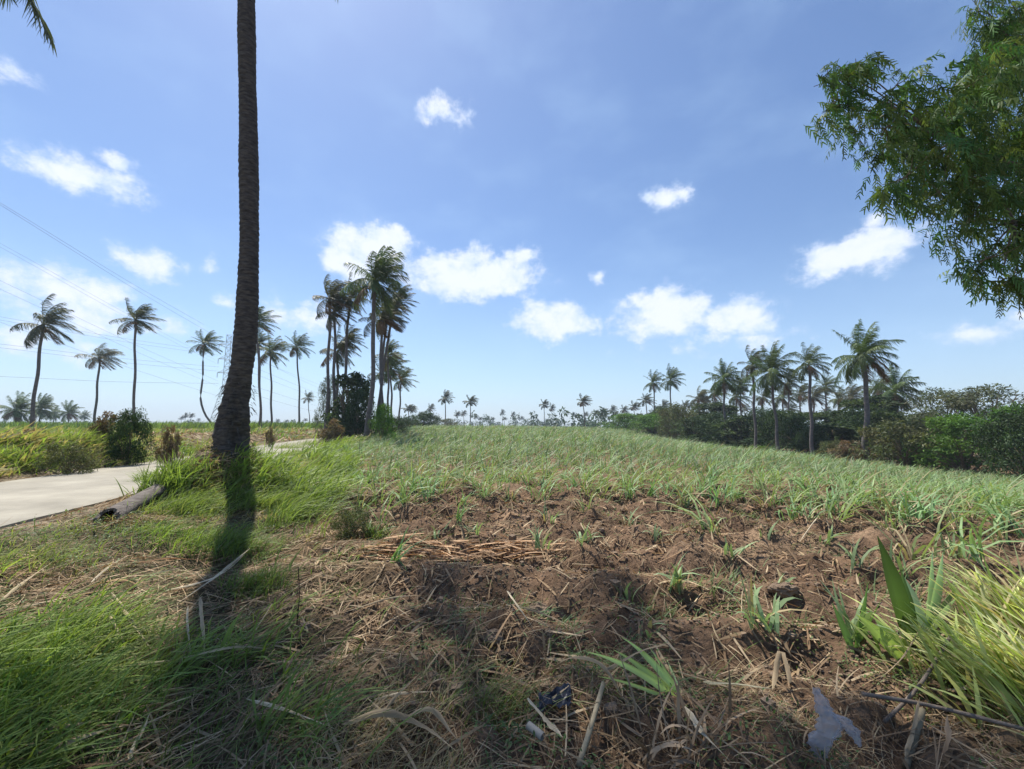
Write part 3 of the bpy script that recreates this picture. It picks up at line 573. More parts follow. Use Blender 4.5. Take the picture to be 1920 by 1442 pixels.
for (x, y, r, Y) in lobes:
    c = at(x, y, Y); R0 = r*Y/F; J = min((J1, J2, J3, J4), key=lambda q: (q-c).length)
    tube(br, smoothline([J, (J+c)/2+Vector((0, 0, .06)), c, c+Vector((-.15, 0, -.1))], 7), np.linspace(.016, .004, 7), 5, cap=False)
    n = int(62*(R0/.4)**2*1.0)+12
    K_ = 6; sc_ = nrm(rg.normal(0, 1, (K_, 3)))*(rg.uniform(.2, 1, (K_, 1))**.5)*R0*np.array([1.0, 1.3, .9]); P = np.array(c)+sc_[rg.integers(0, K_, n)]+rg.normal(0, .26*R0, (n, 3))*np.array([1.2, 1.2, .7])
    for q_ in sc_[:4]: tube(br, smoothline([c, c+Vector(q_*.5), c+Vector(q_)+Vector((-.04, 0, .03))], 5), np.linspace(.008, .003, 5), 4, cap=False)
    # a spray: several pinnae along a drooping rachis
    D = nrm(np.array([.45, 0, -.35])+rg.normal(0, .55, (n, 3))); L = rg.uniform(.16, .30, n)
    G = np.array([[.12, 0, -.55]])*rg.uniform(.6, 1.2, (n, 1)); base = np.array([.080, .150, .045])*rg.uniform(.6, 1.5, (n, 1))*np.c_[rg.uniform(.8, 1.5, n), np.ones(n), np.ones(n)]
    Sd0 = nrm(np.cross(D, rg.normal(0, 1, (n, 3))))
    strips(fo, P, D, Sd0, L, .006, G, base*.8, 3, (1, 1, .5))
    for tq in np.linspace(.15, 1, 7):
        B = P+(D*tq+G*tq**2)*L[:, None]; T_ = nrm(D+2*G*tq)
        for s in (-1, 1):
            Dp = nrm(T_*.65+Sd0*s*.8+rg.normal(0, .28, (n, 3))+np.array([.15, 0, -.35]))
            strips(fo, B, Dp, nrm(np.cross(Dp, np.cross(T_, Sd0))), L*.36*np.interp(tq, [0, .5, 1], [.8, 1, .7]), L*.075, [(0, 0, -.25)], base, 2, (.8, 1, .4))
fo.obj('crown', M_fol, t, off=tuple(tb)); br.obj('trunk', M_twig, t, True, off=tuple(tb))

# ------------------------------------------------------------------ sugarcane
def cane_soup(seed, nb=14, h=.6, col=(.20, .29, .15), w=.027, wind=.25, segs=4, spread=.07):
    global rng
    rg = np.random.default_rng(seed); sp = Soup(); n = nb
    P = np.c_[rg.normal(0, spread, n), rg.normal(0, spread, n), np.full(n, -.03)]
    lean = rg.uniform(.05, .5, n); bend = rg.uniform(.7, 2.5, n); L = h*1.08*rg.uniform(.7, 1.35, n)
    c = np.array(col)*rg.uniform(.75, 1.25, (n, 1)); dry = rg.uniform(0, 1, n) < .1; c[dry] = (.36, .29, .17)
    blades(sp, P, rg.uniform(0, 6.28, n), lean, bend, L, w*rg.uniform(.7, 1.2, n), c, segs, wind, .5)
    return sp
CM = [cane_soup(300+i, 12+i % 4*2, .62+.05*(i % 3), (.19+.03*(i % 3), .31+.015*(i % 2), .12+.02*(i % 2))).mesh('cane_plant', M_cane) for i in range(9)]
# candidate planting positions along rows
rowsY = np.arange(3.4, 96, .95); cand = []
for ry_ in rowsY:
    dx = .38 if ry_ < 40 else .52
    X = np.arange(-24, 33.5, dx)+rng.uniform(-.18, .18, len(np.arange(-24, 33.5, dx))); Yv = ry_-.13*X+rng.normal(0, .09, len(X)); cand.append(np.c_[X, Yv])
cand = np.vstack(cand); X, Y = cand.T
start = np.interp(X, [-6, -3, -1, 1, 3, 5, 7, 12], [7.4, 6.8, 8.4, 8.8, 7.5, 5.7, 4.5, 3.6])
keep = (X > XB(Y)+.35) & (Y > start-3.4+1.2*fb(X/1.3, Y/1.3, 2, 50)) & (X/np.maximum(Y, .1) < 1.75) & (rng.uniform(0, 1, len(X)) < np.interp(Y-start, [-3.4, -1, 0, 1.2, 3], [.04, .14, .42, .85, .96])) & (Y > 3.8) & (X < 30.5)
patch = fb(X/4, Y/6, 3, 60) < -.55; keep &= ~patch
cand = cand[keep]; X, Y = cand.T; vis = np.abs(X/Y) < 1.22; size = np.where(vis, 1/Y, .001/Y)
order = np.argsort(-size); ind = order[:250]; rest = order[250:]
for q, i in enumerate(ind):
    o = bpy.data.objects.new('sugarcane_plant', CM[q % 9]); link(o); x, y = X[i], Y[i]; o.location = (x, y, Hs(x, y)); s = random.uniform(.72, 1.15)*(1.0 if y > start.min() else .8); o.scale = (s, s, s*random.uniform(.85, 1.1))
    o.rotation_euler = (0, 0, random.uniform(-.6, .6)+(math.pi if random.random() < .2 else 0))
    tag(o, 'young blue green sugarcane plant in the nearest dense rows of the field', 'sugarcane', 'young sugarcane plants in the nearest dense rows')
sp = Soup(); xr, yr = X[rest], Y[rest]; zr = H(xr, yr); hh = rng.uniform(.55, 1.2, len(xr))*np.interp(yr, [10, 40, 80], [1, 1.0, 1.15])
for lo, hi, nb, w, sg in [(0, 26, 12, .030, 3), (26, 52, 9, .052, 3), (52, 130, 7, .085, 2)]:
    m = (yr >= lo) & (yr < hi); n = m.sum()*nb
    if not n: continue
    P = np.repeat(np.c_[xr, yr, zr-.03][m], nb, 0); P[:, :2] += rng.normal(0, .08, (n, 2)); hs_ = np.repeat(hh[m], nb)
    big_ = np.interp(fb(P[:, 0]/7, P[:, 1]/9, 3, 71), [-.5, .5], [.6, 1.35])
    pv = np.repeat(rng.uniform(.62, 1.3, m.sum())*np.where(rng.uniform(0, 1, m.sum()) < .1, .6, 1), nb)[:, None]; c = np.array([.205, .295, .145])*rng.uniform(.75, 1.25, (n, 1))*pv*np.c_[rng.uniform(.9, 1.12, n), np.ones(n), rng.uniform(.85, 1.1, n)]
    d = rng.uniform(0, 1, n) < .12; c[d] = np.array([.33, .27, .16])
    blades(sp, P, rng.uniform(0, 6.28, n), rng.uniform(.05, .5, n), rng.uniform(.6, 2.2, n), .74*hs_*big_*rng.uniform(.7, 1.3, n), w, c, sg, .25, .6)
tag(sp.obj('sugarcane_crop', M_cane), 'dense pale green young sugarcane covering the farther field', 'crop', kind='stuff')

def single(name, px, py, h, label, cat='sugarcane', group=None, nb=10, col=(.25, .335, .165), w=.03, seed=0, wind=.2, m=None, bendr=(.5, 1.8), leanr=(.05, .5), spread=.04, segs=5, yaw=None, dy=0):
    g = gp(px, py); rg = np.random.default_rng(seed+int(px)); sp = Soup(); n = nb
    P = np.c_[rg.normal(0, spread, n), rg.normal(0, spread, n), np.full(n, -.03)]
    ya = rg.uniform(0, 6.28, n) if yaw is None else rg.normal(yaw[0], yaw[1], n)
    c = np.array(col)*rg.uniform(.75, 1.25, (n, 1)); k = rg.uniform(0, 1, n) < .12; c[k] = np.array([.38, .30, .16])
    blades(sp, P, ya, rg.uniform(*leanr, n), rg.uniform(*bendr, n), h*rg.uniform(.65, 1.15, n), w*rg.uniform(.7, 1.15, n), c, segs, wind, .5)
    o = sp.obj(name, m or M_cane, None, loc=tuple(g)); return tag(o, label, cat, group)
SG = 'single sugarcane plants in the bare soil'
for i, a in enumerate([(1425, 1172, .42, 'upright cane plant with dark base in bare soil left of the broad leaf shoot', 16), (1268, 1105, .34, 'low bushy cane tuft in the middle of the bare soil', 22),
          (890, 1008, .42, 'pale cane plant above the straw heap', 8), (1018, 1032, .42, 'cane plant just right of the straw heap', 10), (1092, 1018, .32, 'small cane plant next to the one right of the straw heap', 10),
          (1375, 1048, .34, 'cane plant at the far middle of the bare soil', 9), (1170, 1120, .26, 'thin curved cane sprout left of the bushy cane tuft', 4), (1030, 980, .35, 'cane plant at the far edge of the bare soil, centre', 9),
          (790, 930, .5, 'cane plant at the left start of the dense rows', 12), (700, 1005, .38, 'dark green cane plant left of the pale one', 12), (820, 1010, .3, 'small sprout between dark green and pale cane plants', 6),
          (1520, 975, .4, 'cane plant before the dense rows right of centre', 11), (1600, 1060, .34, 'slender sprout left of the tall broad leaves', 6), (1440, 1010, .26, 'low flat cane plant with arching leaves', 7),
          (1180, 985, .34, 'cane plant in front of the dense rows, right of centre line', 9), (1290, 950, .4, 'cane plant with drooping leaves near the dense rows', 10), (1600, 1195, .42, 'blue green cane plant in front of the yellow grass', 12),
          (1230, 1010, .28, 'tiny cane plant above the bushy tuft', 7), (955, 935, .4, 'cane plant at the dense row edge above the straw heap', 10), (870, 945, .4, 'cane plant at the dense row edge left of centre', 10),
          (1690, 1080, .4, 'cane plant behind the tall broad leaves', 12), (1790, 1040, .42, 'cane plant right behind the tall broad leaves', 12), (1550, 1020, .32, 'pale small cane plant on the right bare soil', 9),
          (1470, 1100, .2, 'tiny sprout right of the upright cane plant', 5), (1210, 1180, .14, 'tiny weed sprout in the near bare soil', 5), (560, 935, .5, 'broad bladed cane plant right of the dark grass hump', 14)]):
    single('sugarcane_plant', a[0], a[1], a[2], a[3], group=SG, nb=a[4], seed=i)

# ------------------------------------------------------------------ grasses
def grass_patch(sp, n, region, L, Wd, cols, wind=.3, lean=(.1, .9), bend=(.3, 1.4), segs=3, clump=0, seed=0):
    """region(X,Y)->probability over the box"""
    (x0, x1, y0, y1), fn = region; X = rng.uniform(x0, x1, n*4); Y = y0+(y1-y0)*rng.uniform(0, 1, n*4)**1.6
    k = rng.uniform(0, 1, len(X)) < fn(X, Y); X, Y = X[k][:n], Y[k][:n]; n = len(X)
    hh = np.interp(fb(X/1.1, Y/1.1, 3, seed+80), [-.5, .5], [.45, 1.45]); cols = np.array(cols); ci = np.clip(((fb(X/.8, Y/.8, 3, seed+90)+.5)*len(cols)+rng.normal(0, .6, n)).astype(int), 0, len(cols)-1)
    c = cols[ci]*rng.uniform(.75, 1.3, (n, 1))
    dist = np.hypot(X, Y)
    blades(sp, np.c_[X, Y, H(X, Y)-.02], rng.normal(.2, 1.5, n), rng.uniform(*lean, n), rng.uniform(*bend, n), rng.uniform(*L, n)*hh, rng.uniform(*Wd, n)*np.maximum(1, dist/7), c, segs, wind, .5)
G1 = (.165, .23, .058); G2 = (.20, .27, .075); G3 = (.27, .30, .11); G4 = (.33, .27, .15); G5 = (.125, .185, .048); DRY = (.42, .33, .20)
notroad = lambda X, Y: (np.abs(X-XC(Y)) > 2.02)
trk = lambda X, Y: np.hypot(X-TRX, Y-TRY) > .3
vg = lambda X, Y: notroad(X, Y)*trk(X, Y)*(X > XC(Y))*(1-sm(-.9, .5, X-XB(Y)+.9*fb(X, Y, 3, 2)))
strawpatch = lambda X, Y: np.exp(-(((X+3.9)/1.3)**2+((Y-3.55)/.55)**2))+.9*np.exp(-(((X+2.0)/.9)**2+((Y-4.6)/1.0)**2))+.7*np.exp(-(((X+1.0)/.9)**2+((Y-3.0)/.7)**2))
sp = Soup()
hum = lambda X, Y, k, s=.8: fb(X/s, Y/s, 3, k)
grass_patch(sp, 15000, ((-7.5, .5, 1.3, 9), lambda X, Y: vg(X, Y)*np.clip(.35+1.5*hum(X, Y, 33, .9), .02, 1)*sm(2.2, 2.9, X-XC(Y))*(1-.9*np.clip(strawpatch(X, Y), 0, 1))), (.08, .2), (.007, .013), [G5, G1, G2, G3, G4, DRY, G4], lean=(.2, 1.1))
grass_patch(sp, 13000, ((-7.5, .5, 1.3, 9), lambda X, Y: vg(X, Y)*(hum(X, Y, 133, .75) > .14)*sm(2.8, 3.6, X-XC(Y))*(1-.8*np.clip(strawpatch(X, Y), 0, 1))), (.22, .46), (.009, .016), [G5, G1, G2, (.24, .32, .08), G3], wind=.45, lean=(.05, .9))
grass_patch(sp, 26000, ((-21, -2, 8, 48), lambda X, Y: vg(X, Y)*np.clip(.4+1.4*hum(X, Y, 34, 1.6), .05, 1)), (.2, .55), (.010, .018), [G1, G2, (.24, .32, .08), G3, G4, G2, G3], wind=.45, seed=3)
grass_patch(sp, 5000, ((-14, -2, 7.5, 30), lambda X, Y: (X > XC(Y)+2.1)*(X < XB(Y)+.5)*(hum(X, Y, 35, 2.) > .12)), (.5, .8), (.014, .024), [G1, G2, (.24, .32, .08)], wind=.3, seed=13)
tag(sp.obj('verge_grass', M_leaf), 'windswept green and yellow grass between road and field', 'grass', kind='stuff')
sp = Soup()
lb = lambda X, Y: notroad(X, Y)*(X < XC(Y)-2.1)*(Y > 3)
grass_patch(sp, 24000, ((-30, -8.5, 6, 24), lambda X, Y: lb(X, Y)*np.clip(.4+1.8*fb(X/1.6, Y/1.6, 3, 44), .0, 1)), (.15, .5), (.010, .018), [G5, G1, G2, (.24, .33, .07), G4, G3, DRY], wind=.4, seed=6)
grass_patch(sp, 2400, ((-16, -9.5, 7, 15), lambda X, Y: lb(X, Y)*(X < XC(Y)-2.5)*(fb(X/1.5, Y/1.5, 3, 46) > .08)), (.35, .65), (.016, .028), [G2, (.24, .33, .07), G4, G3, DRY], wind=.4, seed=16)
grass_patch(sp, 30000, ((-90, -11, 22, 90), lambda X, Y: lb(X, Y)*np.clip(.25+1.9*fb(X/7, Y/7, 3, 45), .0, 1)*(1-.8*sm(-11, -2, X-XC(Y)))), (.25, .7), (.012, .02), [G4, G3, (.15, .22, .07), (.13, .21, .06), G4], wind=.3, seed=7)
tag(sp.obj('bank_grass', M_leaf), 'bright grass and weeds on the far side of the road', 'grass', kind='stuff')
# tall grass band (older cane) far left
sp = Soup(); n = 16000; X = rng.uniform(-130, -28, n); Y = rng.uniform(52, 90, n)+rng.uniform(0, 10, n); k = X < XC(Y)-6; X, Y = X[k], Y[k]; n = len(X)
blades(sp, np.c_[X, Y, H(X, Y)], rng.uniform(0, 6.28, n), rng.uniform(0, .3, n), rng.uniform(.2, 1, n), rng.uniform(.9, 1.6, n), .12, np.array([.14, .215, .06])*rng.uniform(.7, 1.3, (n, 1)), 2, .2)
tag(sp.obj('tall_cane_field', M_leaf), 'strip of taller green cane far beyond the road at left', 'crop', kind='stuff')
# sparse green weeds on the tilled soil and in the foreground shade
sp = Soup()
fgz = lambda X, Y: (1-sm(2.4, 3.1, Y+.25*fb(X, Y, 2, 4)+.05*np.abs(X)))
grass_patch(sp, 21000, ((-3.5, 3.6, 1.2, 3.4), lambda X, Y: fgz(X, Y)*np.clip(.35+1.3*fb(X/.5, Y/.5, 3, 53), .02, 1)), (.07, .2), (.003, .006), [G5, G1, (.17, .2, .08), G4, DRY], lean=(.1, 1.3), seed=9)
grass_patch(sp, 21000, ((-3, 10, 2.6, 10), lambda X, Y: (X > XB(Y))*np.clip(-.05+1.3*fb(X/.6, Y/.45, 3, 54), .015, 1)), (.05, .20), (.005, .011), [G5, (.19, .27, .12), (.17, .2, .08), (.2, .28, .13)], lean=(.1, 1.3), seed=10)
n = 130000; X = rng.uniform(-7, 4, n); Y = 1.3+6.7*rng.uniform(0, 1, n)**1.5; k = (rng.uniform(0, 1, n) < np.clip(.25+1.2*fb(X/.45, Y/.45, 3, 57), 0, 1)*(1-.88*sm(2.9, 3.8, Y)*(X > XB(Y)-.2))) & (X > XC(Y)+2.05); X, Y = X[k], Y[k]; n = len(X)
D = nrm(np.c_[rng.normal(0, 1, (n, 2)), rng.uniform(.1, 1.1, n)]); strips(sp, np.c_[X, Y, H(X, Y)+rng.uniform(0, .09, n)], D, nrm(np.cross(D, [[.2, .1, 1]])), rng.uniform(.014, .036, n)*np.maximum(1, Y/4), rng.uniform(.009, .016, n)*np.maximum(1, Y/4), [(0, 0, -.3)], np.array([.11, .17, .055])*rng.uniform(.6, 1.4, (n, 1)), 2, (.4, 1, .2))
tag(sp.obj('weeds', M_leaf), 'small low weeds creeping over soil and litter', 'weeds', kind='stuff')

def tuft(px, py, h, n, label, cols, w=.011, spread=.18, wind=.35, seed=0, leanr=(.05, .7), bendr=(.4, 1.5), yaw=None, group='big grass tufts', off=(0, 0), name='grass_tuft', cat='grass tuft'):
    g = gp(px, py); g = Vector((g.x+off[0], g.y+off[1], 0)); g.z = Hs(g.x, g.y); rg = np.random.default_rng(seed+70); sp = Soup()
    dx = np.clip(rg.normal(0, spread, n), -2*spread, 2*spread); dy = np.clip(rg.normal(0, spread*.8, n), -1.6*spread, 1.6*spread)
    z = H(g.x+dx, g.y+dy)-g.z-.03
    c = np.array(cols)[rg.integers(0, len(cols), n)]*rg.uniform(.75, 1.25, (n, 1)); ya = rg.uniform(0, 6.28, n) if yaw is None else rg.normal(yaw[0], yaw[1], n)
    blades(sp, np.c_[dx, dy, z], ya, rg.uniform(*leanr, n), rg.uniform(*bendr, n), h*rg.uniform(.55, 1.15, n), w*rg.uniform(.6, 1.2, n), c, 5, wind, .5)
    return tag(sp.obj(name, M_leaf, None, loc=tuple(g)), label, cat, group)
YG = [(.58, .64, .25), (.56, .62, .24), (.66, .66, .36), (.34, .44, .12), (.52, .44, .24)]
tuft(1925, 1300, .46, 440, 'big pale yellow green grass clump in the right foreground', YG, .027, .24, -.2, 1, (.1, .7), (.1, 1.1), (2.4, .9))
tuft(2010, 1210, .54, 380, 'pale yellow green grass at the right edge behind the big clump', YG, .025, .26, -.15, 2, (.1, .6), (.1, 1.0), (2.2, 1.0))
tuft(30, 1385, .42, 420, 'bright green grass clump at the lower left corner', [G1, G2, (.16, .27, .05)], .009, .24, .45, 3)
tuft(35, 1260, .40, 480, 'lit green grass clump above the lower left corner', [G2, G1, (.22, .32, .07)], .009, .24, .45, 4)
tuft(320, 905, .55, 500, 'bright upright grass clump at the roadside left of the big trunk', [G2, (.24, .33, .08), G1], .018, .22, .25, 5)
tuft(278, 905, .4, 160, 'small grass tuft hanging over the road edge', [G1, G2], .016, .12, -.1, 6)
tuft(520, 960, .45, 520, 'dark rounded grass hump right of the trunk shadow', [G2, G1, G3], .012, .20, .45, 7)
tuft(350, 960, .38, 600, 'combed yellow green grass behind the fallen log', [G3, G2, G1], .010, .30, .5, 8)
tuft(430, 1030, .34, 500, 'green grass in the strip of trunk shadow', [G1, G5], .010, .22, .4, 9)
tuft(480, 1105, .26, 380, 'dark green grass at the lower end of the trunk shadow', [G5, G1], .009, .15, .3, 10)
tuft(345, 1010, .3, 520, 'bright combed grass left of the trunk shadow', [G2, (.22, .32, .07)], .009, .3, .5, 11)
tuft(40, 1060, .26, 400, 'yellowish grass beside the near road edge', [G3, G2], .009, .3, .5, 12)
tuft(700, 1010, .3, 160, 'fine green grass tuft left of the straw heap', [G1, G5], .01, .1, .3, 13)
tuft(20, 870, .5, 520, 'bright lime grass at the left edge beyond the road', [(.27, .37, .07), G2], .018, .45, .4, 14)
tuft(240, 850, .55, 420, 'lime grass under the dark leafy bush', [(.27, .37, .07), G2, G3], .018, .4, .4, 15)
tuft(170, 838, .55, 420, 'lime grass left of the dark leafy bush', [(.25, .34, .08), G3], .018, .5, .4, 16)
tuft(300, 800, 1.0, 420, 'tall feathery reeds blowing right of the dark leafy bush', [G3, (.33, .34, .17), G2], .022, .45, .55, 17, (.1, .7), (.3, 1.3), off=(0, 0))
tuft(590, 835, .55, 500, 'windswept yellow grass at the bend of the road', [G3, G2], .016, .6, .5, 18)
tuft(540, 842, .5, 420, 'windswept grass beside the road right of the big trunk', [G3, G2], .014, .5, .5, 19)
tuft(430, 868, .35, 260, 'grass around the foot of the big trunk', [G2, G3, G4], .011, .30, .3, 20, off=(.1, -.35))
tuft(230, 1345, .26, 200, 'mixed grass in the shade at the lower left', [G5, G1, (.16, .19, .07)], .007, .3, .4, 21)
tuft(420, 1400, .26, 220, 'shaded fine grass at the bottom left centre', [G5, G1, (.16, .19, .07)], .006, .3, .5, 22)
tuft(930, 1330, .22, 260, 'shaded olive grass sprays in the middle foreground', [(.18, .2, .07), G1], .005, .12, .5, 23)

# broad leaved shoots in the foreground, leaf by leaf
def shoot(px, py, leaves, label, col, Y=None, cat='sugarcane', group=None):
    g = gp(px, py); t = empty('cane_shoot', g, label, cat, group)
    for (tx, ty, w, dY, arch, cm) in leaves:
        tip = at(tx, ty, g.y+dY); sp = Soup(); a = np.zeros(3)-[0, 0, .03]; b = np.array(tip-g); m = (a+b)/2+np.array([0, 0, arch])
        n = 14; tt = np.linspace(0, 1, n)[:, None]; P = (1-tt)**2*a+2*tt*(1-tt)*m+tt**2*b; T = nrm(np.gradient(P, axis=0))
        sd = nrm(np.cross(T, np.array([0, 1., .35]))); nn = np.cross(T, sd); ww = w*.8*np.interp(tt[:, 0], [0, .25, .6, 1], [.45, 1, .85, .04])[:, None]
        rows_ = [P-sd*ww+nn*ww*.35, P-sd*ww*.12, P+sd*ww*.12, P+sd*ww+nn*ww*.35]
        V = np.stack(rows_, 1).reshape(-1, 3); i = np.arange(n-1)[:, None]*4+np.arange(3)[None]
        c = np.tile(np.array(col)*cm, (len(V), 1)); c.reshape(n, 4, 3)[:, 1:3] *= 1.35
        sp.add(V, np.stack([i, i+1, i+5, i+4], -1).reshape(-1, 4), c); sp.obj('leaf', M_cane, t, True)
    return t
shoot(1290, 1320, [(1098, 1222, .026, .1, .10, 1.1), (1150, 1218, .030, .25, .06, 1), (1165, 1195, .028, .3, .10, 1.15), (1215, 1210, .022, .35, .03, 1.1), (1120, 1268, .016, 0, .05, 1), (1250, 1235, .014, .3, 0, .9)], 'fan of broad pale green cane leaves in the centre right foreground', (.52, .62, .27))
shoot(1712, 1215, [(1645, 1005, .075, -.1, .05, .55), (1690, 1070, .06, .1, .02, .7)], 'tall dark green broad leaf standing in the right foreground', (.16, .25, .07))
shoot(1735, 1190, [(1768, 1035, .075, .2, 0, 1), (1748, 1032, .06, .3, .02, 1.1), (1690, 1075, .06, .1, .03, 1), (1800, 1095, .05, .1, .08, .7), (1795, 1120, .04, -.1, .06, .8)], 'blue green broad leaf shoot right of the tall dark leaf', (.36, .48, .31))
shoot(1695, 1235, [(1605, 1152, .05, -.05, .05, 1), (1640, 1160, .045, .1, .05, 1.1), (1690, 1130, .03, .1, 0, .9)], 'glossy yellow green leaves leaning left before the tall dark leaf', (.34, .44, .15))
shoot(1600, 1220, [(1628, 1090, .03, .1, .0, .8), (1560, 1130, .03, .05, .02, .9), (1655, 1120, .02, .2, .03, 1)], 'green spear leaves left of the glossy yellow green ones', (.17, .28, .09))

# ------------------------------------------------------------------ litter
def straw(sp, X, Y, L, w, col, lift=.01, pref=None, tilt=.18):
    n = len(X); ya = rng.uniform(0, 6.28, n) if pref is None else rng.normal(pref[0], pref[1], n)
    L = np.broadcast_to(L, n); dx = np.cos(ya)*L; dy = np.sin(ya)*L; z0 = H(X, Y); z1 = H(X+dx, Y+dy); zm = H(X+dx/2, Y+dy/2)
    zb = np.maximum(0, zm-(z0+z1)/2)
    D = np.c_[dx, dy, z1-z0+rng.uniform(-.02, tilt, n)*L]/L[:, None]; G = np.c_[rng.normal(0, .12, n), rng.normal(0, .12, n), rng.uniform(-.25, .02, n)*tilt*2]
    D[:, 2] += np.minimum(2*zb/L, .5)*.5
    Sd = nrm(np.c_[-np.sin(ya), np.cos(ya), rng.normal(0, .5, n)])
    strips(sp, np.c_[X, Y, z0+lift+rng.uniform(0, .015, n)], D, Sd, L, w, G, col, 4, (.7, 1, .3))
SC = np.array([(.38, .275, .165), (.29, .20, .115), (.48, .37, .235), (.20, .135, .08), (.36, .235, .135), (.24, .165, .10)])
sp = Soup()
def addstraw(n, box, fn, L, w, pref=None, cm=1, tilt=.18, sc=SC):
    X = rng.uniform(box[0], box[1], n*3); Y = box[2]+(box[3]-box[2])*rng.uniform(0, 1, n*3)**1.3; k = rng.uniform(0, 1, n*3) < fn(X, Y); X, Y = X[k][:n], Y[k][:n]; n = len(X)
    straw(sp, X, Y, rng.uniform(*L, n), rng.uniform(*w, n)*np.maximum(1, Y/5), sc[rng.integers(0, len(sc), n)]*rng.uniform(.7, 1.2, (n, 1))*cm, pref=pref, tilt=tilt)
fd = lambda X, Y: notroad(X, Y)*(X > XC(Y))*np.clip(.25+.9*fb(X/.7, Y/.7, 3, 61), .04, 1)
addstraw(22000, (-7, 9, 1.3, 10), fd, (.03, .14), (.003, .009), tilt=.35)
addstraw(5000, (-3, 9, 2.6, 9), lambda X, Y: X > XB(Y), (.05, .25), (.010, .024), tilt=.3, cm=.95)
addstraw(4200, (-7, 8, 1.3, 9), fd, (.12, .32), (.005, .012))
addstraw(6000, (-7, 0, 1.8, 8), lambda X, Y: vg(X, Y)*np.clip(.3+1.2*fb(X/.6, Y/.6, 3, 66), 0, 1), (.08, .35), (.005, .014), pref=(.3, .7), tilt=.5)
addstraw(6500, (-5, 2.5, 1.8, 6), lambda X, Y: np.clip(strawpatch(X, Y), 0, 1), (.06, .24), (.003, .009))
addstraw(8500, (-3.6, 3.9, 1.2, 3.1), lambda X, Y: fgz(X, Y)*np.clip(.5+fb(X/.4, Y/.4, 3, 63), .1, 1), (.04, .16), (.002, .005), tilt=.7)
addstraw(1400, (-3.6, 3.9, 1.2, 3.0), lambda X, Y: fgz(X, Y), (.15, .38), (.005, .016), tilt=.35, cm=.9)
addstraw(7000, (-20, -9, 7, 18), lambda X, Y: notroad(X, Y)*1., (.1, .3), (.006, .012))
addstraw(900, (-9, -5, 3.5, 9), lambda X, Y: (np.abs(np.abs(X-XC(Y))-2.15) < .3)*1., (.05, .2), (.005, .01))
addstraw(7000, (-60, -12, 20, 60), lambda X, Y: (X < XC(Y)-2.3)*1., (.3, .8), (.01, .02), tilt=.5)
tag(sp.obj('straw_litter', M_dry), 'scattered dry straw and leaf fragments on the ground', 'straw litter', kind='stuff')
# straw heap
def heap(px, py, n, sx, sy, hh, label, Lr=(.15, .5), pref=(0, .5), col=(.52, .34, .20)):
    g = gp(px, py); s = Soup(); X = rng.normal(0, sx, n); Y = rng.normal(0, sy, n); ya = rng.normal(pref[0], pref[1], n); L = rng.uniform(*Lr, n); r = np.exp(-(X/sx)**2/2-(Y/sy)**2/2)
    D = np.c_[np.cos(ya), np.sin(ya), rng.normal(0, .12, n)]; z = H(g.x+X, g.y+Y)-g.z+.01+hh*r*rng.uniform(0, 1, n)
    strips(s, np.c_[X-D[:, 0]*L/2, Y-D[:, 1]*L/2, z], D, nrm(np.c_[-np.sin(ya), np.cos(ya), rng.normal(0, .7, n)]), L, rng.uniform(.007, .022, n), [(0, 0, -.08)], np.array(col)*rng.uniform(.55, 1.3, (n, 1)), 3, (.8, 1, .5))
    return tag(s.obj('straw_heap', M_dry, None, loc=tuple(g)), label, 'straw heap')
heap(790, 1034, 210, .36, .10, .10, 'orange brown heap of cane straw on the bare soil')
heap(960, 1045, 150, .35, .07, .04, 'thin spill of straw to the right of the orange straw heap')
heap(400, 868, 160, .25, .2, .10, 'pile of reddish husks at the left foot of the big trunk', (.06, .2), (0, 1.5), (.42, .26, .15))
# single long dry cane leaves and stalks in the foreground
def dryleaf(p, w, label, col=(.46, .39, .29), lift=.03, curl=.3, name='dry_cane_leaf', cat='dry leaf', mat_=None):
    Q = [gp(x, y)+Vector((0, 0, lift+(z if z else 0))) for x, y, z in p]; o = Q[0]; P = smoothline([q-o for q in Q], 18); T = nrm(np.gradient(P, axis=0)); s = Soup()
    tt = np.linspace(0, 1, 18); tw = curl*2.2*np.sin(tt*5+w*300+Q[0].x*9); sd = nrm(np.cross(T, [0, 0, 1.])); nn = np.cross(T, sd); S1 = sd*np.cos(tw)[:, None]+nn*np.sin(tw)[:, None]
    N1 = np.cross(T, S1); ww = w*.36*np.interp(tt, [0, .12, .5, .8, 1], [.25, .9, 1, .6, .04])[:, None]*(1+.25*rng.uniform(-1, 1, (18, 1)))
    V = np.stack([P-S1*ww+N1*ww*.5, P-S1*ww*.25, P+S1*ww*.25, P+S1*ww+N1*ww*.5], 1).reshape(-1, 3); i = np.arange(17)[:, None]*4+np.arange(3)[None]
    c = np.tile(np.array(col), (len(V), 1)); c.reshape(18, 4, 3)[:, 1:3] *= .8; c *= np.repeat(np.interp(tt, np.linspace(0, 1, 6), rng.uniform(.75, 1.15, 6)), 4)[:, None]
    s.add(V, np.stack([i, i+1, i+5, i+4], -1).reshape(-1, 4), c)
    return tag(s.obj(name, mat_ or M_dry, None, True, loc=tuple(o)), label, cat, 'long dry cane leaves on the ground')
T1 = (.52, .41, .26); T2 = (.42, .32, .20); T3 = (.62, .52, .36); T4 = (.44, .28, .14)
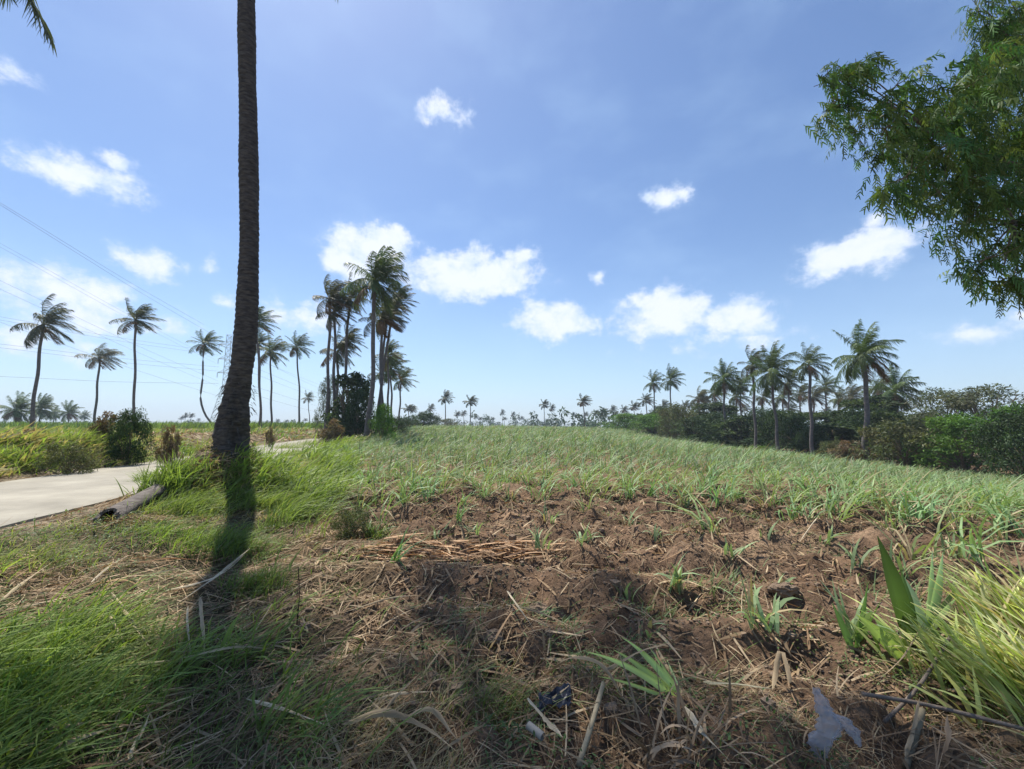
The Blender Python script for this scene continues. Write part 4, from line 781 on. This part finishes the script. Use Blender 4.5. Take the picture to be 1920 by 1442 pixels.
for p, w, c, lb_ in [([(330,1145,.02),(400,1100,.05),(470,1052,.12)], .035, T3, 'pale dry leaf slanting up across the lower end of the trunk shadow'),
    ([(310,1120,.02),(380,1105,.04),(460,1062,.10)], .03, T3, 'second pale dry leaf beside the slanting one in the trunk shadow'),
    ([(190,1270,.02),(330,1262,.05),(440,1247,.08),(510,1235,.03)], .04, T1, 'long curved dry leaf lying across the shaded left foreground'),
    ([(205,1150,.12),(250,1205,.08),(300,1258,.02)], .03, T1, 'dry leaf leaning down to the long curved one, inner of the pair'),
    ([(198,1190,.12),(230,1230,.06),(262,1260,.02)], .025, T1, 'dry leaf leaning down to the long curved one, outer of the pair'),
    ([(350,1175,.12),(350,1210,.08),(357,1255,.01)], .022, T3, 'narrow upright dry leaf in the shaded left foreground'),
    ([(372,1165,.15),(378,1200,.10),(382,1250,.01)], .04, T2, 'broad upright dry leaf next to the narrow one'),
    ([(0,1435,.02),(90,1405,.05),(210,1372,.03)], .045, T1, 'long tan stalk like leaf along the bottom left corner'),
    ([(60,1440,.02),(160,1415,.05),(300,1370,.02)], .045, T1, 'second tan leaf along the bottom left corner'),
    ([(460,1345,.06),(560,1370,.04),(650,1398,.02)], .022, T3, 'thin straight dry leaf pointing down right in the bottom left centre'),
    ([(240,1440,.0),(265,1400,.05),(278,1380,.08)], .03, T3, 'short pale leaf sticking up from the bottom left'),
    ([(640,1400,.06),(720,1392,.10),(790,1405,.08),(860,1440,.03)], .045, T2, 'wide curled dry leaf at the bottom centre left'),
    ([(745,1378,.03),(800,1380,.08),(860,1415,.02)], .035, T2, 'second curled leaf over the wide one at the bottom'),
    ([(700,1330,.02),(760,1325,.04),(820,1318,.02)], .022, T3, 'pale short leaf in the shade left of the black plastic scrap'),
    ([(695,1385,.0),(740,1345,.06),(790,1300,.08)], .02, T2, 'thin leaf slanting up right in the bottom centre'),
    ([(955,1133,.06),(975,1165,.05),(1000,1193,.02)], .030, T3, 'pale dry leaf bent down into the dark hollow'),
    ([(975,1160,.05),(1040,1183,.05),(1103,1207,.01)], .022, T2, 'brown dry leaf reaching right from the hollow'),
    ([(0,1160,.02),(100,1140,.03),(240,1110,.03)], .03, T1, 'long tan leaf on the straw patch at the left edge'),
    ([(165,1112,.02),(215,1106,.05),(270,1112,.01)], .035, T4, 'orange brown leaf on the left straw patch'),
    ([(255,1068,.03),(320,1062,.05),(382,1060,.02)], .026, (.40,.22,.12), 'reddish brown leaf above the left straw patch'),
    ([(170,1105,.02),(205,1080,.06),(240,1060,.06)], .025, T3, 'pale leaf slanting up from the orange brown one'),
    ([(0,1140,.02),(50,1105,.05),(95,1075,.06)], .03, T1, 'tan leaf slanting up at the left picture edge'),
    ([(1320,1305,.04),(1385,1312,.05),(1450,1322,.05)], .038, (.50,.45,.30), 'straight pale stalk piece lying left of the plastic bag'),
    ([(1450,1322,.05),(1470,1290,.16),(1485,1330,.10),(1478,1300,.0)], .04, T2, 'curled dry leaf at the end of the pale stalk piece'),
    ([(1285,1360,.05),(1330,1415,.03),(1370,1455,.02)], .04, T3, 'broad pale leaf running off the bottom right of centre'),
    ([(1130,1310,.10),(1200,1290,.16),(1255,1262,.14)], .035, T2, 'dry blade arching left over the dead stump clump'),
    ([(1020,1285,.02),(1080,1277,.10),(1125,1300,.12),(1180,1350,.02)], .03, T2, 'arched brown leaf over the black plastic scrap'),
    ([(990,1355,.08),(1020,1375,.05),(1055,1408,.02)], .05, T3, 'flat broken leaf sheath next to the pipe stub'),
    ([(1395,1115,.02),(1360,1190,.02),(1345,1160,.03)], .014, T1, 'thin straw on the bare soil right of centre'),
    ([(1335,1180,.02),(1345,1210,.03),(1362,1238,.02)], .014, (.55,.42,.25), 'short tan stick on the near bare soil'),
    ([(888,1155,.01),(915,1143,.04),(945,1134,.03)], .014, T1, 'thin straw pointing at the bent pale leaf'),
    ([(640,1160,.01),(720,1140,.03),(800,1128,.02)], .016, T1, 'long thin straw left of the bare soil middle'),
    ([(1500,1025,.02),(1520,1000,.05),(1535,985,.10)], .02, T3, 'pale stick leaning on the soil near the dense rows'),
    ([(1700,1440,.02),(1715,1410,.08),(1730,1370,.12)], .035, T2, 'upright dry stalk at the bottom right'),
    ([(1770,1440,.02),(1778,1420,.05),(1782,1395,.1)], .035, (.45,.30,.18), 'brown upright sheath right of the dry stalk'),
    ([(1780,1330,.06),(1850,1310,.04),(1925,1290,.03)], .03, T3, 'pale twisted leaf at the right edge under the yellow grass'),
    ([(1655,1330,.12),(1700,1290,.15),(1740,1240,.2)], .014, T2, 'thin dry stem slanting up right of the plastic bag')]:
    dryleaf(p, w, lb_, c)
# dead stump clump (dark dry cane base)
g = gp(1300, 1420); t = empty('dead_cane_clump', g, 'dead grey cane clump of drooping dry sheaths at the bottom right of centre', 'dead plant'); rg = np.random.default_rng(77)
for i in range(60):
    a = rg.uniform(0, 6.28); L = rg.uniform(.14, .40); s = Soup(); n = 1
    blades(s, [(rg.normal(0, .11), rg.normal(0, .07), rg.uniform(0, .06))], a, rg.uniform(.1, 1.4), rg.uniform(-.6, 2.4), L, rg.uniform(.006, .024), np.array([.30, .225, .15])*rg.uniform(.5, 1.4), 6, .05, .9); s.obj('dry_sheath', M_dry, t)
def stalk(p, r, label, col, mt, name='cane_stalk', cat='stalk', hollow=False):
    Q = [gp(x, y)+Vector((0, 0, z)) for x, y, z in p]; o = Q[0]; s = Soup(); P = smoothline([q-o for q in Q], 12); tube(s, P, [r*(1.08 if i % 4 == 0 else 1) for i in range(12)], 10, col)
    return tag(s.obj(name, mt, None, True, loc=tuple(o)), label, cat)
M_stalk = stonemat('dry_stalk', (.19, .155, .10), (.33, .275, .18), 9, .7, .2, 40)
M_stick = stonemat('dark_stick', (.13, .10, .08), (.26, .21, .17), 9, .9, .4, 40)
stalk([(1085, 1450, .03), (1110, 1385, .06), (1132, 1318, .09)], .012, 'thick pale cane stalk standing out of the litter at the bottom centre', (.4, .36, .26), M_stalk)
stalk([(1620, 1340, .10), (1750, 1362, .10), (1935, 1400, .07)], .010, 'long dark stick lying to the right of the plastic bag', (.2, .16, .13), M_stick, 'stick', 'stick')
stalk([(1660, 1375, .05), (1720, 1330, .10), (1790, 1265, .22)], .009, 'grey stick slanting up towards the yellow grass', (.2, .16, .13), M_stick, 'stick', 'stick')
stalk([(1700, 1450, .02), (1722, 1400, .06), (1733, 1368, .09)], .014, 'pale upright stalk at the bottom right', (.4, .36, .26), M_stalk)
# pipe stub
g = gp(1003, 1392); s = Soup(); a = np.array([-.03, .04, .045]); b = np.array([.035, -.015, .03]); P = np.array([a*(1-q)+b*q for q in np.linspace(0, 1, 5)])
M_pipe = stonemat('weathered_pipe', (.26, .23, .19), (.40, .36, .30), 9, .6, .1, 40)
tube(s, P, .018, 16, cap=False); tube(s, P[::-1], .0155, 16, cap=False)
th = np.linspace(0, 6.2832, 16, endpoint=False)
tag(s.obj('pipe_stub', M_pipe, None, True, loc=tuple(g)), 'short open pale pipe stub half buried in the litter', 'pipe')
# plastic bag
g = gp(1560, 1425)
def bagfn(t_, out):
    n = t_.nodes; l = t_.links; p = n.new('ShaderNodeBsdfPrincipled'); p.inputs['Base Color'].default_value = (.50, .52, .58, 1); p.inputs['Roughness'].default_value = .22; p.inputs['Specular IOR Level'].default_value = .7
    tr = n.new('ShaderNodeBsdfTransparent'); tl = n.new('ShaderNodeBsdfTranslucent'); tl.inputs[0].default_value = (.6, .62, .68, 1); m = n.new('ShaderNodeMixShader'); m.inputs[0].default_value = .35; m2 = n.new('ShaderNodeMixShader'); m2.inputs[0].default_value = .60
    l.new(p.outputs[0], m.inputs[1]); l.new(tl.outputs[0], m.inputs[2]); l.new(m.outputs[0], m2.inputs[1]); l.new(tr.outputs[0], m2.inputs[2]); l.new(m2.outputs[0], out.inputs[0])
M_bag = mat('clear_plastic', bagfn)
k = F/ (g.y*1.0); pts = [(1540, 1425, .06), (1528, 1400, .075), (1540, 1370, .09), (1550, 1345, .08), (1548, 1320, .05), (1535, 1295, .03), (1530, 1285, .022)]
def crumple(poly, wid, thick, seed):
    s = Soup(); P = smoothline([np.array(at(x, y, g.y-.02))-np.array(g) for x, y in poly], 34); W_ = np.interp(np.linspace(0, 1, 34), np.linspace(0, 1, len(wid)), wid); nv = 22; th = np.linspace(0, 2*np.pi, nv, endpoint=False)
    T_, I = np.meshgrid(th, np.arange(34)); r = W_[:, None]*(1+.5*fb(T_*1.1, I*.5, 3, seed)+.6*np.abs(fb(T_*2.2+I*.3, I*1.1, 3, seed+2))-.15*((T_*7+I) % 2))
    V = np.stack([P[:, None, 0]+np.cos(T_)*r, P[:, None, 1]+np.sin(T_)*r*thick, P[:, None, 2]+.15*np.sin(T_*2+I)*r], -1).reshape(-1, 3)
    i = np.arange(33)[:, None]*nv; j = np.arange(nv)[None]; s.add(V, np.stack([i+j, i+(j+1) % nv, i+nv+(j+1) % nv, i+nv+j], -1).reshape(-1, 4), (.6, .6, .6)); return s
t = empty('plastic_bag', g, 'crumpled clear plastic bag caught in the litter at the bottom right', 'plastic bag')
crumple([(1540, 1428), (1535, 1395), (1555, 1365), (1545, 1330), (1530, 1290)], [.02, .055, .06, .035, .015], .5, 201).obj('bag_body', M_bag, t, True)
crumple([(1550, 1335), (1580, 1352), (1602, 1378), (1612, 1400)], [.02, .035, .03, .008], .4, 211).obj('bag_handle', M_bag, t, True)
# dark plastic scrap
g = gp(1040, 1335); s = Soup(); M_blk = stonemat('dark_blue_plastic', (.012, .013, .022), (.03, .032, .05), 9, .4, .2, 30, spec=.5)
nx_, ny_ = 14, 12; U, Vv = np.meshgrid(np.linspace(-1, 1, nx_), np.linspace(-1, 1, ny_)); Z = .045+.09*np.abs(fb(U*2.1, Vv*2.3, 3, 230))+.02*U
V = np.stack([U*.085*(1+.3*fb(Vv*2, U, 2, 8)), Vv*.07*(1+.4*fb(U*2, Vv, 2, 18)), Z], -1).reshape(-1, 3); i = np.arange(ny_-1)[:, None]*nx_+np.arange(nx_-1)[None]
s.add(V, np.stack([i, i+1, i+nx_+1, i+nx_], -1).reshape(-1, 4), (.02, .02, .03)); tag(s.obj('plastic_scrap', M_blk, None, False, loc=tuple(g)), 'crumpled blue black plastic scrap left of the dead cane clump', 'plastic scrap')
# soil clods: uncountable crumbs, plus the bigger lumps
def clods(sp, X, Y, r):
    n = len(X); phi = (1+5**.5)/2
    cub = np.array([(-1, -1, -1), (1, -1, -1), (1, 1, -1), (-1, 1, -1), (-1, -1, 1), (1, -1, 1), (1, 1, 1), (-1, 1, 1)], float)
    fq = np.array([(0, 3, 2, 1), (4, 5, 6, 7), (0, 1, 5, 4), (1, 2, 6, 5), (2, 3, 7, 6), (3, 0, 4, 7)])
    V = cub[None]*rng.uniform(.35, .8, (n, 8, 3))*r[:, None, None]*np.array([1.1, 1.1, .75]); a = rng.uniform(0, 6.28, n); c, s_ = np.cos(a)[:, None], np.sin(a)[:, None]
    x = V[..., 0]*c-V[..., 1]*s_; y = V[..., 0]*s_+V[..., 1]*c; V = np.stack([x+X[:, None], y+Y[:, None], V[..., 2]+H(X, Y)[:, None]+r[:, None]*.15], -1)
    sp.add(V.reshape(-1, 3), (np.arange(n)[:, None, None]*8+fq[None]).reshape(-1, 4), (.2, .13, .08))
sp = Soup(); n = 85000; X = rng.uniform(-3.5, 9, n); Y = 2.3+7.5*rng.uniform(0, 1, n)**1.2; k = (X > XB(Y)-.3) & (rng.uniform(0, 1, n) < np.clip(.35+1.3*fb(X/.35, Y/.25, 3, 91), .05, 1)) & (X/Y < 1.3); X, Y = X[k], Y[k]
clods(sp, X, Y, rng.uniform(.004, .014, len(X))*np.interp(rng.uniform(0, 1, len(X)), [0, .9, .985, 1], [1, 1.3, 2.5, 4.5])*np.maximum(1, Y/6))
tag(sp.obj('soil_crumbs', M_clod), 'crumbly brown soil clods over the tilled ground', 'soil clods', kind='stuff')
def lump(px, py, r, label, m=M_clod, name='soil_clod', cat='clod', sq=.7):
    g = gp(px, py); s = Soup(); nu, nv = 14, 20; A, B = np.meshgrid(np.linspace(0, np.pi, nu), np.linspace(0, 2*np.pi, nv, endpoint=False), indexing='ij')
    d = np.stack([np.sin(A)*np.cos(B), np.sin(A)*np.sin(B), np.cos(A)], -1); q = r*(1+.5*fb(d[..., 0]*2+px, d[..., 1]*2+d[..., 2]*1.7, 3, 5)+.15*fb(d[..., 0]*7, d[..., 2]*7+d[..., 1]*5, 2, 6)); V = d*q[..., None]*np.array([1.25, .9, sq])
    i = np.arange(nu-1)[:, None]*nv; j = np.arange(nv)[None]; s.add(V.reshape(-1, 3), np.stack([i+j, i+(j+1) % nv, i+nv+(j+1) % nv, i+nv+j], -1).reshape(-1, 4), (.2, .13, .08))
    return tag(s.obj(name, m, None, False, loc=(g.x, g.y, g.z+r*.25)), label, cat)
M_dark = stonemat('charred_husk', (.035, .026, .02), (.09, .065, .05), 12, .95, .9, 50)
lump(940, 1235, .045, 'dark brown coconut husk lying in the near soil hollow', M_dark, 'coconut_husk', 'husk')
lump(915, 1262, .035, 'smaller black husk lump under the brown husk', M_dark, 'coconut_husk', 'husk')
lump(925, 1200, .065, 'large soil clod above the dark husks')
lump(1470, 1112, .09, 'large soil clod right behind the upright cane plant')
lump(1010, 1150, .08, 'large soil clod right of the bent pale leaf'); lump(385, 862, .13, 'reddish earth lump left of the big trunk foot')

# fallen palm log
g = gp(196, 985); g2 = gp(296, 925); g.z += .06; g2.z = g2.z+.06; t = empty('fallen_log', g, 'weathered hollow palm log lying at the near road edge', 'log'); s = Soup()
ax = np.array(g2-g); P = smoothline([(0, 0, 0), ax*.5+np.array([0, 0, .0]), ax], 26); nl_ = 26; th = np.linspace(0, 2*np.pi, 28, endpoint=False); dn = ax/np.linalg.norm(ax); A = nrm(np.cross(dn, [0, 0, 1.])); B = np.cross(A, dn); tq = np.linspace(0, 1, nl_)
TQ, TB = np.meshgrid(tq, th, indexing='ij'); rad_ = .122*(1-.22*TQ)*(1+.10*fb(TQ*4, np.cos(TB)*2+np.sin(TB), 3, 77)+.05*np.sin(TQ*40+np.sin(TB))*0+.05*np.abs(fb(TB*5, TQ*1.5, 2, 78)))
cut = (.16*np.maximum(0, np.sin(TB))+.10*fb(TB*2.5, TB*0, 3, 79))*(1-TQ)**6
C3 = np.array(P)[:, None]; V = C3+A*np.cos(TB)[..., None]*rad_[..., None]*1.1+B*np.sin(TB)[..., None]*rad_[..., None]*.82+dn*cut[..., None]
Vi = C3+A*np.cos(TB)[..., None]*(rad_-.035)[..., None]*1.1+B*np.sin(TB)[..., None]*(rad_-.035)[..., None]*.82+dn*cut[..., None]
i = np.arange(nl_-1)[:, None]*28; j = np.arange(28)[None]; j2 = (j+1) % 28
s.add(V.reshape(-1, 3), np.stack([i+j, i+j2, i+28+j2, i+28+j], -1).reshape(-1, 4), (.3, .25, .2)); s.add(Vi.reshape(-1, 3), np.stack([i+j, i+28+j, i+28+j2, i+j2], -1).reshape(-1, 4), (.3, .25, .2))
s.add(np.concatenate([V[0], Vi[0]]), np.stack([np.arange(28), np.arange(28)+28, (np.arange(28)+1) % 28+28, (np.arange(28)+1) % 28], -1), (.3, .25, .2)); s.add(np.concatenate([V[-1], [P[-1]]]), [(28, (q+2) % 28, q+1, q) for q in range(0, 28, 2)], (.3, .25, .2)); s.obj('log_shell', M_log, t, True)
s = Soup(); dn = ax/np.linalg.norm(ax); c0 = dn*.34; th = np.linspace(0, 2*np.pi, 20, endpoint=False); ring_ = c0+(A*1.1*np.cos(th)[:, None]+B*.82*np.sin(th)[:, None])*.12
s.add(np.vstack([ring_, c0+dn*.03]), [(20, (q+2) % 20, q+1, q) for q in range(0, 20, 2)], (.03, .02, .02)); s.obj('hollow_shade', M_hole, t)  # near-black disc inside the shell, shade of the hollow put into its colour
s = Soup(); n = 40; a = rng.uniform(0, 6.28, n); D = nrm(-dn+rng.normal(0, .25, (n, 3))); strips(s, (A*np.cos(a)[:, None]+B*.8*np.sin(a)[:, None])*.135+dn*.10, D, nrm(np.cross(D, rng.normal(0, 1, (n, 3)))), rng.uniform(.03, .12, n), .03, [(0, 0, -.2)], (.3, .25, .2), 2); s.obj('bark_splinter', M_log, t)
# thin weed stems
for px, py, h, lb_ in [(556, 1175, .42, 'thin dark bare weed stem standing right of the trunk shadow'), (790, 1222, .10, 'small dark dead weed in the middle foreground'), (1395, 1010, .2, 'short dark dead stem on the bare soil')]:
    g = gp(px, py); s = Soup(); tube(s, smoothline([(0, 0, -.02), (.01, 0, h*.5), (-.005, 0, h)], 8), np.linspace(.005, .002, 8), 5, (.1, .07, .05))
    n = 22; z = rng.uniform(.05, h, n); D = nrm(rng.normal(0, 1, (n, 3))); strips(s, np.c_[np.zeros(n), np.zeros(n), z], D, nrm(np.cross(D, [[0, .1, 1]])), .03, .008, [(0, 0, -.4)], (.14, .13, .06), 2)
    tag(s.obj('weed', M_dark, None, loc=tuple(g)), lb_, 'weed')

# ------------------------------------------------------------------ pylon and wires
PY = 175.; bp = at(425, 800, PY); gz = .6; topz = at(425, 628, PY).z
t = empty('lattice_pylon', (bp.x, PY, gz-.2), 'grey lattice power pylon behind the big dark trunk', 'pylon')
H0 = topz-gz; hw = lambda z: np.interp(z, [0, H0*.45, H0], [4.6, 1.7, 1.35])
s = Soup(); lv = np.concatenate([np.linspace(0, H0*.45, 5), np.linspace(H0*.45, H0, 9)[1:]])
cor = [(-1, -1), (1, -1), (1, 1), (-1, 1)]
for a, b in cor:
    l_ = Soup(); tube(l_, [(a*hw(z), b*hw(z), z) for z in lv], .11, 4, cap=False); l_.obj('leg', M_steel, t)
for i in range(len(lv)-1):
    for q in range(4):
        (a, b), (c, d) = cor[q], cor[(q+1) % 4]; z0, z1 = lv[i], lv[i+1]
        tube(s, [(a*hw(z0), b*hw(z0), z0), (c*hw(z1), d*hw(z1), z1)], .06, 4, cap=False); tube(s, [(c*hw(z0), d*hw(z0), z0), (a*hw(z1), b*hw(z1), z1)], .06, 4, cap=False); tube(s, [(a*hw(z1), b*hw(z1), z1), (c*hw(z1), d*hw(z1), z1)], .06, 4, cap=False)
s.obj('lattice_bracing', M_steel, t)
armz = [at(425, y, PY).z-gz for y in (645, 672, 698)]; ARMS = []
for z in armz:
    for sgn in (-1, 1):
        a = Soup(); e = np.array([sgn*5.2, 0, z]); 
        for b in (-1, 1):
            tube(a, [(sgn*1.4, b*1.3, z), e], .08, 4, cap=False); tube(a, [(sgn*1.35, b*1.2, z+1.5), e], .07, 4, cap=False)
        tube(a, [e, e-np.array([0, 0, 2.0])], .10, 6); a.obj('cross_arm', M_steel, t); ARMS.append(Vector((bp.x+e[0], PY, gz+z-2.0)))
def wire(p, label, r=.035, sag=0, name='power_line', n=24):
    s = Soup(); P = smoothline([tuple(q) for q in p], n); s_ = np.linspace(0, 1, n); P[:, 2] -= sag*4*s_*(1-s_); o = P[0].copy(); tube(s, P-o, r, 4, cap=False)
    tag(s.obj(name, M_wire, None, loc=tuple(o)), label, 'power line', 'power lines to the pylon')
wl = [((0, 380), (375, 607), 'topmost of the wires, from the left edge above the clouds down to the pylon top', 0), ((0, 384), (385, 622), 'wire running just under the topmost one', 0),
      ((0, 456), (395, 672), 'wire entering below the topmost pair at the left edge', 1), ((0, 463), (398, 680), 'close companion of the wire below the topmost pair', 1),
      ((0, 526), (400, 712), 'steep wire passing behind the leftmost tall crown', 2), ((0, 542), (400, 722), 'steep wire just under the one behind the leftmost tall crown', 2),
      ((0, 604), (405, 742), 'lowest steep wire crossing the second palm', 3), ((0, 594), (402, 658), 'gently falling wire above the second palm crown', 4),
      ((0, 600), (402, 664), 'companion of the gently falling wire', 4), ((0, 645), (402, 686), 'nearly level wire at mid height of the left palms', 5), ((0, 652), (402, 694), 'companion of the nearly level wire', 5), ((0, 706), (402, 717), 'lowest level wire just over the left skyline', 6)]
for i, ((x0, y0), (x1, y1), lb_, q) in enumerate(wl):
    A = at(x0, y0, [95, 95, 100, 100, 110, 110, 120, 130, 130, 140, 140, 150][i]); B = at(x1+8, y1+2, PY-2); C_ = A+(A-B)*.6; r = .028*A.y/100 if q != 0 else .042
    wire([C_, A, (A+B)/2-Vector((0, 0, .6)), B], lb_, r)
for i, (a, b) in enumerate([((480, 672), (640, 735)), ((480, 690), (640, 752)), ((480, 702), (640, 760)), ((480, 728), (640, 772)), ((480, 745), (640, 782)), ((480, 668), (640, 745))]):
    A = at(a[0]-30, a[1]-12, PY+8); B = at(b[0], b[1], 420); wire([A, (A+B)/2-Vector((0, 0, 1.)), B, B+(B-A)*.5], 'wire falling away right of the big dark trunk, %s from the top' % ORD[i], .05)

# ------------------------------------------------------------------ haze in the air
zt = 52.; x0, x1, y0, y1 = xs[0]-20, xs[-1]+20, ys[0]-20, ys[-1]+20
hv = [(x, y, z) for z in (-9, zt) for x, y in ((x0, y0), (x1, y0), (x1, y1), (x0, y1))]
hz = Soup(); hz.add(hv, [(0, 3, 2, 1), (4, 5, 6, 7), (0, 1, 5, 4), (1, 2, 6, 5), (2, 3, 7, 6), (3, 0, 4, 7)], (1, 1, 1))
def hazefn(t_, out):
    v = t_.nodes.new('ShaderNodeVolumePrincipled'); v.inputs['Color'].default_value = (.72, .84, 1, 1); v.inputs['Density'].default_value = .00048; v.inputs['Anisotropy'].default_value = .1
    t_.links.new(v.outputs[0], out.inputs['Volume'])
tag(hz.obj('haze', mat('air_haze', hazefn)), 'thin pale haze filling the air over the fields', 'haze', kind='stuff')
